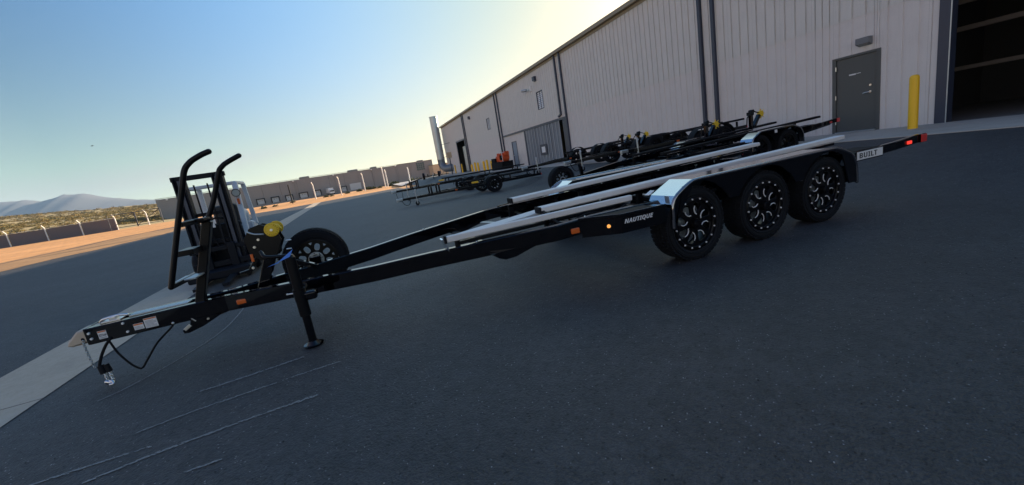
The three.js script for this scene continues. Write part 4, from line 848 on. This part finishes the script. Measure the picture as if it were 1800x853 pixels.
  for (const [ox, oz, n, y0] of [[-2.20, 0.17, 5, 0.078], [-2.162, 0.18, 5, 0.082]]) for (let k = 0; k < n; k++) part(t, 'chain_link', [new THREE.TorusGeometry(0.011, 0.004, 6, 12).scale(0.75, 1.2, 1).rotateY(k % 2 ? 1.57 : 0.2).rotateZ(0.25).translate(L(ox + k * 0.009), y0 - k * 0.013, oz + k * 0.016)], M.steel);
  part(t, 'chain_hook', [pipe([[L(-2.175), 0.012, 0.24], [L(-2.15), 0.03, 0.25], [L(-2.125), 0.03, 0.265], [L(-2.115), 0.012, 0.28], [L(-2.135), 0.01, 0.28]], 0.010, 8), cyl([L(-2.17), 0.03, 0.245], [L(-2.13), 0.018, 0.265], 0.018, 0.01, 10)], M.steel);
  for (let k = 0; k < 12; k++) part(t, 'safety_link', [new THREE.TorusGeometry(0.011, 0.0035, 6, 10).scale(0.7, 1.25, 1).rotateY(k % 2 ? 1.57 : 0.1).translate(L(-2.275 - 0.0008 * k + 0.0006 * k * k * 0.3), 0.365 - k * 0.02, 0.13 + k * 0.001)], M.galv);
  // jack with its foot on the ground
  const j = new THREE.Group(); j.name = 'tongue_jack'; t.add(j);
  const jx = -0.60, jz = D(-3.6);
  part(j, 'outer_tube', [cyl([L(jx), 0.29, jz], [L(jx), 0.76, jz], 0.039, 0.039, 18), cyl([L(jx), 0.27, jz], [L(jx), 0.40, jz], 0.044, 0.044, 18), cyl([L(jx), 0.40, jz], [L(jx), 0.50, jz], 0.047, 0.047, 18)], M.blackSatin);
  part(j, 'inner_tube', [cyl([L(jx), 0.03, jz], [L(jx), 0.3, jz], 0.032, 0.032, 16)], M.black);
  part(j, 'foot_plate', [cyl([L(jx), 0.004, jz], [L(jx), 0.016, jz], 0.072, 0.078, 20), cyl([L(jx), 0.016, jz], [L(jx), 0.045, jz], 0.055, 0.036, 18)], M.black);
  part(j, 'top_cap', [cyl([L(jx), 0.76, jz], [L(jx), 0.785, jz], 0.040, 0.026, 18)], M.blackSatin);
  part(j, 'mount_tube', [cyl([L(jx), 0.435, jz - 0.3], [L(jx), 0.435, jz - 0.04], 0.05, 0.05, 16), bx(L(jx) + 0.02, L(jx) + 0.125, 0.39, 0.465, jz - 0.07, jz + 0.035, 0.022)], B);
  part(j, 'pull_pin', [cyl([L(jx) - 0.10, 0.46, jz - 0.06], [L(jx) - 0.04, 0.46, jz - 0.04], 0.006), new THREE.SphereGeometry(0.009, 8, 6).translate(L(jx) - 0.10, 0.46, jz - 0.06)], M.steel);
  part(j, 'crank_handle', [pipe([[L(jx) - 0.03, 0.78, jz - 0.02], [L(jx) - 0.16, 0.80, jz - 0.02], [L(jx) - 0.2, 0.84, jz - 0.08]], 0.014, 8)], M.blackSatin);
  part(j, 'blue_tag', [plate([[L(jx) - 0.09, 0.745, jz + 0.03], [L(jx) + 0.01, 0.775, jz + 0.05], [L(jx) + 0.045, 0.83, jz + 0.05], [L(jx) - 0.02, 0.785, jz + 0.04]], [0, 0, 0.002]), plate([[L(jx) - 0.16, 0.728, jz + 0.03], [L(jx) - 0.08, 0.742, jz + 0.032], [L(jx) - 0.075, 0.752, jz + 0.032]], [0, 0, 0.002])], M.blueTag);
  // spare wheel carried outside the far rail
  spare(t, L(-0.545), 0.535, D(-4.78));
  part(t, 'spare_bracket', [bx(L(-0.60), L(-0.49), 0.40, 0.58, D(-4.72), D(-4.60), 0.006)], B);
  // winch stand: leaning square post, cheek plates, strap spool, bow roller arm
  const w = new THREE.Group(); w.name = 'winch_stand'; t.add(w);
  part(w, 'post', [bar([L(-0.985), 0.44, 0], [L(-0.79), 0.89, 0], 0.09, 0.10, 0.008, [0, 0, 1])], B);
  part(w, 'rear_brace', [bar([L(-0.80), 0.70, 0], [L(-0.50), 0.53, 0], 0.06, 0.05, 0.006)], B);
  const cheek = [[-0.93, 0.71], [-0.79, 0.72], [-0.72, 0.86], [-0.75, 0.98], [-0.86, 1.03], [-0.95, 1.01], [-1.015, 0.92], [-1.0, 0.80]].map(([a, b]) => [L(a), b]);
  for (const z of [-0.085, 0.065]) part(w, 'cheek_plate', [slab(cheek, 0.018, 0.004).translate(0, 0, z)], M.blackSatin);
  part(w, 'winch_body', [bx(L(-0.86), L(-0.76), 0.74, 0.98, -0.06, 0.06, 0.01)], M.blackSatin);
  part(w, 'bow_arm', [bar([L(-0.95), 0.75, 0.0], [L(-1.07), 0.60, 0.02], 0.06, 0.035, 0.006), bar([L(-1.02), 0.64, 0.02], [L(-1.12), 0.63, 0.05], 0.05, 0.02, 0.004)], M.blackSatin);
  part(w, 'red_release_tag', [bx(L(-0.995), L(-0.972), 0.715, 0.785, 0.09, 0.1, 0.003)], M.orange);
  part(w, 'strap_edge', [pipe([[L(-0.97), 0.985, 0.085], [L(-0.92), 0.955, 0.09], [L(-0.85), 0.94, 0.09]], 0.008, 6)], M.galv);
  for (const [a, b] of [[-0.945, 0.84], [-0.90, 0.90], [-1.0, 0.66]]) part(w, 'pivot_bolt', [cyl([L(a), b, 0.083], [L(a), b, 0.097], 0.013, 0.011, 10)], M.steel);
  for (const [a, b] of [[-0.70, 0.84], [-0.715, 0.76]]) part(w, 'stud', [cyl([L(a), b, 0.02], [L(a + 0.045), b - 0.004, 0.02], 0.006, 0.006, 8)], M.steel);
  for (const z of [-0.14, 0.095]) {                                 // yellow ribbed spool cheeks
    const ribs = []; for (let k = 0; k < 16; k++) { const a = k / 16 * 6.28319; ribs.push(bar([0.012 * Math.cos(a), 0.012 * Math.sin(a), 0.012], [0.054 * Math.cos(a), 0.054 * Math.sin(a), 0.006], 0.010, 0.014, 0)); }
    const at = (g) => g.position.set(L(-0.775), 0.965, z);
    at(part(w, 'strap_spool', [new THREE.TorusGeometry(0.056, 0.006, 8, 32), new THREE.TorusGeometry(0.026, 0.004, 6, 24).translate(0, 0, 0.006), ...ribs], M.strap)); at(part(w, 'spool_disc', [cyl([0, 0, -0.009], [0, 0, 0.001], 0.055, 0.055, 28)], M.strapDark));
    at(part(w, 'spool_hub', [cyl([0, 0, 0.008], [0, 0, 0.022], 0.015, 0.012, 12)], M.steel));
  }
  part(w, 'strap', [cyl([L(-0.775), 0.965, -0.1], [L(-0.775), 0.965, 0.09], 0.032, 0.032, 20), pipe([[L(-0.775), 0.998, 0.0], [L(-0.74), 0.995, 0.0], [L(-0.71), 0.955, 0.02]], 0.009, 6)], M.strap);
  // boarding ladder at the nose: one post on the tongue, one rail hung out on the near side, treads between
  const l = new THREE.Group(); l.name = 'boarding_ladder'; t.add(l);
  const zn = D(-3.78), zf = D(-4.2);
  part(l, 'side_tube', [pipe([[L(-1.47), 0.70, zn], [L(-1.35), 1.03, zn], [L(-1.225), 1.364, zn], [L(-1.163), 1.53, zn], [L(-1.135), 1.575, zn], [L(-1.09), 1.612, zn], [L(-1.02), 1.645, zn], [L(-0.967), 1.662, zn]], 0.021, 12, 80, 0.3)], M.blackSatin);
  part(l, 'side_tube', [pipe([[L(-1.235), 1.14, zf], [L(-1.15), 1.294, zf], [L(-1.06), 1.50, zf], [L(-1.035), 1.55, zf], [L(-0.99), 1.588, zf], [L(-0.93), 1.617, zf], [L(-0.866), 1.643, zf]], 0.021, 12, 80, 0.3)], M.blackSatin);
  part(l, 'post', [bar([L(-1.468), 0.45, zf], [L(-1.235), 1.14, zf], 0.07, 0.07, 0.008, [0, 0, 1])], M.blackSatin);
  const rung = (xc, y, name, deep) => part(l, name, [bx(L(xc) - deep / 2, L(xc) + deep / 2, y - 0.03, y, zf - 0.0, zn + 0.0, 0.006)], M.blackSatin);
  part(l, 'top_rung', [bar([L(-1.30), 1.155, zn], [L(-1.255), 1.15, zf - 0.16], 0.05, 0.04, 0.008)], M.blackSatin);
  part(l, 'tread', [bx(L(-1.34), L(-1.20), 1.15, 1.175, zf + 0.02, zf + 0.20, 0.006)], M.blackSatin);
  part(l, 'tread', [bx(L(-1.44), L(-1.32), 0.90, 0.945, zf - 0.01, zf + 0.24, 0.006)], M.blackSatin);
  part(l, 'tread', [bx(L(-1.50), L(-1.36), 0.70, 0.715, zf + 0.03, zf + 0.25, 0.004)], M.galv);
  part(l, 'bottom_bar', [bar([L(-1.47), 0.70, zn], [L(-1.44), 0.70, zf], 0.035, 0.035, 0.006)], M.blackSatin);
  shade(t);
}
// ---------------------------------------------------------------- forklift behind the ladder, facing the camera
{
  const f = thing('forklift', 'pale blue and black forklift parked behind the trailer ladder, its mast facing the camera', 'forklift', [-2.5, level(-2.5, -8.9), -8.75], 0.05);
  const dk = phys('blue_black_forklift_paint', lin(0.005, 0.0075, 0.013), 0.5, 0.35), gp = M.guard;
  for (const s of [-1, 1]) {
    part(f, 'mast_channel', [bx(s * 0.285 - 0.085, s * 0.285 + 0.085, 0.08, 1.86, -0.05, 0.06, 0.008), bx(s * 0.285 - 0.085, s * 0.285 - 0.06, 0.08, 1.855, 0.06, 0.12, 0.004), bx(s * 0.285 + 0.06, s * 0.285 + 0.085, 0.08, 1.855, 0.06, 0.12, 0.004)], dk);
    part(f, 'inner_channel', [bx(s * 0.275 - 0.028, s * 0.275 + 0.028, 0.12, 1.80, 0.062, 0.11, 0.005)], M.trim);
    part(f, 'lift_chain', [bx(s * 0.10 - 0.012, s * 0.10 + 0.012, 0.4, 1.7, 0.03, 0.045, 0.002)], M.blackMatt);
    part(f, 'lift_cylinder', [cyl([s * 0.32, 0.25, -0.1], [s * 0.32, 1.75, -0.1], 0.03, 0.03, 12)], M.galv);
    part(f, 'fork', [plate([[s * 0.2 - 0.06, 0.12, 0.18], [s * 0.2 + 0.06, 0.12, 0.18], [s * 0.2 + 0.05, 0.07, 1.2], [s * 0.2 - 0.05, 0.07, 1.2]], [0, -0.045, 0]), bx(s * 0.2 - 0.06, s * 0.2 + 0.06, 0.075, 0.62, 0.16, 0.2, 0.006)], dk);
  }
  part(f, 'mast_head', [bx(-0.40, 0.40, 1.79, 1.875, -0.02, 0.07, 0.012)], dk);
  part(f, 'mast_tie', [bx(-0.24, 0.24, 1.14, 1.2, -0.04, 0.03, 0.01), bx(-0.24, 0.24, 0.62, 0.70, -0.04, 0.03, 0.01)], dk);
  part(f, 'fork_base', [bx(-0.48, 0.48, 0.05, 0.2, 0.13, 0.55, 0.03)], dk);
  part(f, 'carriage_plate', [bx(-0.44, 0.44, 0.22, 0.32, 0.13, 0.16, 0.006), bx(-0.44, 0.44, 0.5, 0.58, 0.13, 0.16, 0.006)], dk);
  part(f, 'backrest_bar', [0, 1, 2, 3].map((k) => bx(-0.36 + k * 0.24 - 0.014, -0.36 + k * 0.24 + 0.014, 0.58, 1.05, 0.135, 0.155, 0.003)).concat([]), dk);
  part(f, 'mast_label', [bx(0.02, 0.06, 0.92, 1.06, 0.162, 0.166, 0)], M.sticker);
  part(f, 'hose', [pipe([[-0.02, 1.2, 0.0], [-0.06, 1.0, 0.08], [-0.03, 0.72, 0.09], [0.04, 0.5, 0.12]], 0.014, 6)], M.blackMatt);
  // body
  part(f, 'chassis', [bx(-0.42, 0.42, 0.14, 0.55, -1.35, -0.18, 0.03), bx(-0.42, 0.42, 0.5, 0.62, -0.55, -0.2, 0.02)], dk);
  part(f, 'counterweight', [slab([[-1.75, 0.2], [-1.2, 0.16], [-1.2, 0.86], [-1.62, 0.86], [-1.75, 0.6]], 0.84, 0.03).applyMatrix4(new THREE.Matrix4().makeRotationY(-Math.PI / 2)).translate(0.42, 0, 0)], gp);
  part(f, 'hood', [bx(-0.36, 0.36, 0.55, 0.74, -1.2, -0.62, 0.04)], dk);
  part(f, 'seat', [bx(-0.22, 0.22, 0.74, 0.84, -1.15, -0.7, 0.04), bx(-0.22, 0.22, 0.82, 1.28, -1.24, -1.12, 0.05)], M.seat);
  part(f, 'dashboard', [bx(-0.36, 0.36, 0.6, 0.95, -0.34, -0.24, 0.02)], dk);
  part(f, 'steering_wheel', [new THREE.TorusGeometry(0.15, 0.016, 8, 24).rotateX(1.1).translate(-0.02, 1.0, -0.46), cyl([-0.02, 1.0, -0.46], [-0.02, 0.86, -0.36], 0.018)], M.blackMatt);
  // overhead guard
  for (const s of [-1, 1]) {
    part(f, 'guard_leg', [bar([s * 0.42, 0.55, -0.28], [s * 0.39, 1.66, -0.62], 0.09, 0.09, 0.012, [1, 0, 0])], gp);
    part(f, 'guard_leg', [bar([s * 0.42, 0.78, -1.5], [s * 0.39, 1.66, -1.42], 0.08, 0.08, 0.012, [1, 0, 0])], gp);
    part(f, 'guard_rail', [bar([s * 0.39, 1.67, -0.60], [s * 0.39, 1.67, -1.45], 0.06, 0.06, 0.012)], gp);
    part(f, 'headlamp', [cyl([s * 0.40, 1.47, -0.5], [s * 0.40, 1.47, -0.43], 0.065, 0.075, 16), bar([s * 0.40, 1.48, -0.52], [s * 0.40, 1.52, -0.58], 0.04, 0.03)], M.blackMatt);
    part(f, 'lamp_lens', [cyl([s * 0.40, 1.47, -0.429], [s * 0.40, 1.47, -0.425], 0.062, 0.062, 16)], M.galv);
  }
  part(f, 'guard_bar', [bar([-0.39, 1.67, -0.60], [0.39, 1.67, -0.60], 0.06, 0.06, 0.012)], gp);
  for (let k = 0; k < 5; k++) part(f, 'guard_bar', [bar([-0.36, 1.675, -0.76 - k * 0.14], [0.36, 1.675, -0.76 - k * 0.14], 0.03, 0.03, 0.006)], gp);
  part(f, 'turn_lamp', [bx(0.385, 0.425, 1.25, 1.36, -0.47, -0.42, 0.01)], M.orange);
  part(f, 'gas_bottle', [cyl([-0.26, 0.99, -1.55], [0.26, 0.99, -1.55], 0.15, 0.15, 18), new THREE.SphereGeometry(0.15, 18, 10).scale(0.45, 1, 1).translate(-0.26, 0.99, -1.55), new THREE.SphereGeometry(0.15, 18, 10).scale(0.45, 1, 1).translate(0.26, 0.99, -1.55)], M.white);
  part(f, 'step', [bx(0.36, 0.5, 0.26, 0.30, -0.85, -0.5, 0.01)], dk);
  for (const [s, z, r] of [[-1, -0.28, 0.26], [1, -0.28, 0.26], [-1, -1.35, 0.21], [1, -1.35, 0.21]]) {
    const w = new THREE.Group(); w.name = numbered('drive_wheel'); f.add(w);
    part(w, 'tyre', [turnZ(new THREE.TorusGeometry(r - 0.07, 0.07, 10, 24), 0).rotateY(Math.PI / 2).scale(1.3, 1, 1).translate(s * 0.43, r, z)], M.rubber);
    part(w, 'hub', [cyl([s * 0.38, r, z], [s * 0.47, r, z], r - 0.09, r - 0.1, 16)], gp);
  }
  shade(f);
}
// ---------------------------------------------------------------- the other trailers of the yard
// second big trailer, parked behind the first, without its swing tongue
{
  const t = bigTrailer('big black trailer parked right behind the nearest one, tail by the grey door', { x0: -0.35, bunks: true, bunkEnd: 6.9, axles: [0.13, 1.05] });
  t.position.set(TX + 5.0, 0.13, TZ - 3.92); t.rotation.z = 0.02;
  const L = (x) => x - TX;
  spare(t, L(-0.37), 0.50, -0.62);
  part(t, 'guide_post', [bar([L(0.17), 0.5, -0.55], [L(0.13), 0.82, -0.55], 0.07, 0.07, 0.01, [1, 0, 0])], M.black);
  part(t, 'guide_rail', [bar([L(-0.45), 0.78, -0.52], [L(0.11), 0.80, -0.55], 0.03, 0.025, 0.004)], M.black);
  part(t, 'rear_panel', [slab([[L(5.3), 0.52], [L(6.35), 0.60], [L(6.5), 0.70], [L(5.3), 0.70]], 0.05, 0.006).translate(0, 0, 1.2)], M.black);
  part(t, 'white_label', [bx(L(4.28), L(4.36), 0.70, 0.77, 1.325, 1.331, 0.001)], M.sticker);
  for (const [x, z, y] of [[4.6, -0.95, 0.88], [5.5, -0.25, 0.95]]) winchStand(t, L(x), y - 0.1, z, 1.1);
  // its bunks are dark carpet
  t.traverse((o) => { if (o.isMesh && o.material === M.vinyl) o.material = M.blackMatt; if (o.isMesh && (o.material === M.milled || o.material === M.boltHead)) o.material = M.blackSatin; });
  shade(t);
}
function winchStand(parent, x, y, z, k = 1, turn = 0) {             // post with winch, crank and yellow strap spool
  const w = new THREE.Group(); w.name = numbered('winch_stand'); w.position.set(x, y, z); w.scale.setScalar(k); w.rotation.y = turn; parent.add(w);
  part(w, 'post', [bar([0, -0.05, 0], [0, 0.34, 0], 0.08, 0.08, 0.008, [1, 0, 0])], M.black);
  part(w, 'strut', [bar([0.08, 0.0, 0], [0.28, 0.27, 0], 0.09, 0.07, 0.008)], M.black);
  part(w, 'winch_body', [bx(-0.09, 0.07, 0.29, 0.375, -0.05, 0.05, 0.015)], M.blackSatin);
  part(w, 'winch_gear', [cyl([-0.03, 0.35, 0.05], [-0.03, 0.35, 0.07], 0.06, 0.06, 18), cyl([0.03, 0.39, -0.06], [0.03, 0.39, 0.06], 0.035, 0.035, 14)], M.blackSatin);
  part(w, 'crank', [pipe([[-0.06, 0.36, 0.11], [-0.2, 0.3, 0.12], [-0.27, 0.24, 0.12], [-0.29, 0.1, 0.12], [-0.32, 0.04, 0.12], [-0.44, 0.03, 0.12]], 0.014, 8, 40, 0.2)], M.blackSatin);
  part(w, 'strap_web', [bar([0.05, 0.4, 0], [0.3, 0.31, 0], 0.05, 0.012, 0.003)], M.blackMatt);
  part(w, 'strap_spool', [cyl([0.34, 0.29, -0.04], [0.34, 0.29, 0.04], 0.07, 0.07, 20), ...[0, 1, 2, 3, 4, 5, 6].map((q) => bar([0.34, 0.29, 0], [0.34 + 0.12 * Math.cos(q * 0.9), 0.29 + 0.12 * Math.sin(q * 0.9), 0.03], 0.035, 0.008, 0.002))], M.strap);
  return w;
}
function smallTrailer(label, opts) {                                // origin: ground under its axle; nose towards -x
  const t = thing('small_trailer', label, 'boat trailer', [0, 0, 0], 0, opts.group);
  const n = opts.nose, r = opts.rear, h = opts.h ?? 0.46, hw = opts.hw ?? 0.62, B = M.blackSatin;
  for (const s of [1, -1]) {
    part(t, 'rail', beam([[-n * 0.86, h - 0.08, s * 0.04], [-n * 0.45, h - 0.04, s * hw], [r, h, s * hw]], 0.06, 0.10, 0.006), B);
    const k = opts.twin ? [0.42, -0.42] : [0];
    for (const a of k) {
      const w = new THREE.Group(); w.name = numbered('wheel'); t.add(w);
      const R = opts.R ?? 0.36;
      part(w, 'tyre', G.tyre, M.rubber); part(w, 'rim', [G.barrel, G.face], opts.rim ?? M.rim); part(w, 'hub', [G.cap, G.drum], M.blackSatin); part(w, 'rim_window_edge', G.accent, opts.glint ?? M.rim);  // hooked window edges of the rim, in plain rim black by default
      w.position.set(a, R, s * (hw + 0.34)); w.scale.setScalar(R / WH.R); w.rotation.set(0, s > 0 ? 0 : Math.PI, 0.4 + a);
    }
    const fr = 0.47, arc = []; const ext = opts.twin ? 0.42 : 0;
    for (let q = 0; q <= 14; q++) { const a = (1 - q / 14) * Math.PI * 0.9 + 0.16; arc.push([fr * Math.cos(a) + Math.sign(Math.cos(a)) * ext, 0.34 + fr * Math.sin(a)]); }
    const strip = []; for (let q = 0; q < arc.length - 1; q++) strip.push(plate([[arc[q][0], arc[q][1], 0], [arc[q + 1][0], arc[q + 1][1], 0], [arc[q + 1][0], arc[q + 1][1], 0.25], [arc[q][0], arc[q][1], 0.25]], [0, -0.01, 0]));
    const fm = part(t, 'fender', strip, M.blackMatt); fm.position.z = s > 0 ? hw + 0.22 : -hw - 0.47;
    if (opts.bunks !== false) part(t, 'bunk', [bar([-n * 0.3, h + 0.16, s * hw * 0.7], [r + 0.1, h + 0.2, s * hw * 0.7], 0.13, 0.06, 0.01)], M.blackMatt);
    for (const x of [-n * 0.25, r * 0.4, r * 0.9]) part(t, 'bunk_post', [bx(x - 0.025, x + 0.025, h - 0.05, h + 0.15, s * hw * 0.7 - 0.025, s * hw * 0.7 + 0.025, 0.004)], B);
    if (opts.guides) for (const x of opts.guides) part(t, 'guide_post', [bx(x - 0.035, x + 0.035, h - 0.1, h + (opts.gh ?? 0.34), s * (hw - 0.28) - 0.035, s * (hw - 0.28) + 0.035, 0.006)], B);
    part(t, 'tail_lamp', [bx(r - 0.02, r + 0.012, h - 0.09, h - 0.01, s * hw - 0.05, s * hw + 0.05, 0.004)], M.red);
    part(t, 'side_lamp', [bx(-n * 0.42, -n * 0.42 + 0.1, h - 0.1, h - 0.05, s * (hw + 0.02), s * (hw + 0.05), 0.006)], M.orange);
  }
  part(t, 'tongue', [bar([-n, h - 0.13, 0], [-n * 0.35, h - 0.1, 0], 0.075, 0.10, 0.006)], B);
  part(t, 'coupler', [bx(-n - 0.12, -n + 0.15, h - 0.16, h - 0.06, -0.05, 0.05, 0.02), cyl([-n - 0.09, h - 0.2, 0], [-n - 0.09, h - 0.12, 0], 0.035, 0.035, 12)], M.galv);
  for (const x of [-n * 0.43, 0, r * 0.55, r - 0.05]) part(t, 'cross_member', [bx(x - 0.035, x + 0.035, h - 0.1, h - 0.03, -hw, hw, 0.005)], B);
  part(t, 'axle', [cyl([0, (opts.R ?? 0.36), -hw - 0.25], [0, (opts.R ?? 0.36), hw + 0.25], 0.032, 0.032, 10)], B);
  const j = -n * 0.82, jack = new THREE.Group(); jack.name = 'jack'; t.add(jack);
  part(jack, 'jack_tube', [cyl([j, 0.2, 0.1], [j, h + 0.22, 0.1], 0.03, 0.03, 12), cyl([j, h + 0.22, 0.1], [j, h + 0.25, 0.1], 0.034, 0.02, 12)], M.galv);
  part(jack, 'caster', [cyl([j, 0.085, 0.07], [j, 0.085, 0.13], 0.085, 0.085, 16)], M.rubber);
  part(jack, 'caster_fork', [bx(j - 0.02, j + 0.02, 0.07, 0.21, 0.135, 0.145, 0.002), bx(j - 0.02, j + 0.02, 0.07, 0.21, 0.055, 0.065, 0.002)], M.galv);
  part(jack, 'crank', [pipe([[j, h + 0.19, 0.13], [j - 0.02, h + 0.19, 0.2], [j - 0.1, h + 0.1, 0.2]], 0.01, 6)], M.galv);
  part(t, 'safety_cable', [pipe([[-n + 0.1, h - 0.17, 0.04], [-n + 0.18, 0.12, 0.1], [-n + 0.3, 0.06, 0.12], [-n + 0.42, 0.14, 0.1], [-n + 0.45, h - 0.17, 0.05]], 0.012, 6)], M.blackMatt);
  for (const x of opts.winch ?? []) winchStand(t, x, h + (opts.wy ?? 0.02), 0, 0.95);
  if (opts.spare) { const sp = new THREE.Group(); sp.name = 'spare_wheel'; t.add(sp); part(sp, 'tyre', G.spareTyre, M.rubber); part(sp, 'rim', [G.spareFace, G.spareBarrel], M.rim); sp.position.set(opts.spare, h - 0.1, hw * 0.3); }
  for (const [x, y, z, w, m] of opts.cargo ?? []) part(t, 'cargo_strap', [bx(x, x + w, h + y, h + y + 0.08, z - 0.06, z + 0.06, 0.02)], m);
  return t;
}
{
  const place = (t, x, z, pitch = 0) => { t.position.set(x, level(x, z) + 0.0, z); t.rotation.z = pitch; return shade(t); };
  const a = place(smallTrailer('small black mid-distance trailer on a caster jack, nearer of two side by side', { nose: 4.1, rear: 2.5, guides: [-2.7, -2.35], gh: 0.26, cargo: [[-0.9, 0.05, 0.55, 0.3, M.yellow]] }), 5.75, -18.3);
  const b = place(smallTrailer('small black trailer just behind the caster-wheeled one, farther of two side by side', { nose: 4.1, rear: 3.6, h: 0.72, guides: [-3.1, -2.75], gh: 0.3, cargo: [[-1.6, 0.05, 0.5, 0.3, M.yellow]] }), 6.0, -23.4);
  place(smallTrailer('low black trailer whose nose stands before the blue-grey sliding door', { nose: 3.3, rear: 2.0, h: 0.5 }), 10.3, -16.6, 0.03);
  place(smallTrailer('black trailer with a white jack post standing in the middle of the row', { nose: 3.0, rear: 1.9, h: 0.52, winch: [-0.55], wy: 0.1, twin: true }), 10.2, -13.1, 0.03);
  place(smallTrailer('black trailer with a yellow-strapped winch post and domed spare, next behind the big pair', { nose: 2.6, rear: 1.9, h: 0.6, winch: [-2.0], wy: 0.02, spare: -1.55, twin: true }), 10.6, -10.85, 0.02);
  // one more far away on the pale drive
  const c = place(smallTrailer('tiny distant trailer seen from its end on the pale drive', { nose: 2.6, rear: 1.6, bunks: false }), 9.2, -52, 0);
  c.rotation.y = 1.45; c.position.y = level(9.2, -52);
}
// orange blower on a dark skid beside the building
{
  const o = thing('blower', 'bright orange engine blower standing on a dark box by the building wall', 'blower', [11.5, level(11.5, -31.6), -31.6], 0.25);
  const y = Y0 - level(11.5, -31.6);
  part(o, 'skid_box', [bx(-0.55, 0.55, y, y + 0.62, -0.9, 0.7, 0.03), bx(-0.5, -0.35, y + 0.6, y + 0.95, -0.88, -0.3, 0.02)], M.blackMatt);
  part(o, 'engine', [bx(-0.35, 0.35, y + 0.62, y + 1.1, -0.45, 0.15, 0.08), cyl([-0.2, y + 1.1, -0.2], [-0.2, y + 1.3, -0.2], 0.12, 0.1, 12)], M.orangePaint);
  part(o, 'fan_housing', [cyl([-0.3, y + 0.92, 0.35], [0.25, y + 0.92, 0.35], 0.36, 0.36, 24), new THREE.TorusGeometry(0.3, 0.07, 8, 24).rotateY(Math.PI / 2).translate(-0.32, y + 0.92, 0.35)], M.orangePaint);
  part(o, 'fan_inlet', [cyl([-0.335, y + 0.92, 0.35], [-0.32, y + 0.92, 0.35], 0.2, 0.2, 20)], M.blackMatt);
  part(o, 'outlet', [bx(-0.2, 0.2, y + 1.05, y + 1.38, 0.45, 0.8, 0.03)], M.orangePaint);
  part(o, 'guard_frame', [pipe([[-0.42, y + 0.62, 0.68], [-0.44, y + 1.3, 0.7], [0.3, y + 1.32, 0.7], [0.32, y + 0.62, 0.68]], 0.02, 8, 40, 0.1)], M.white);
  shade(o);
}
scene.updateMatrixWorld(true);
renderer.render(scene, camera);
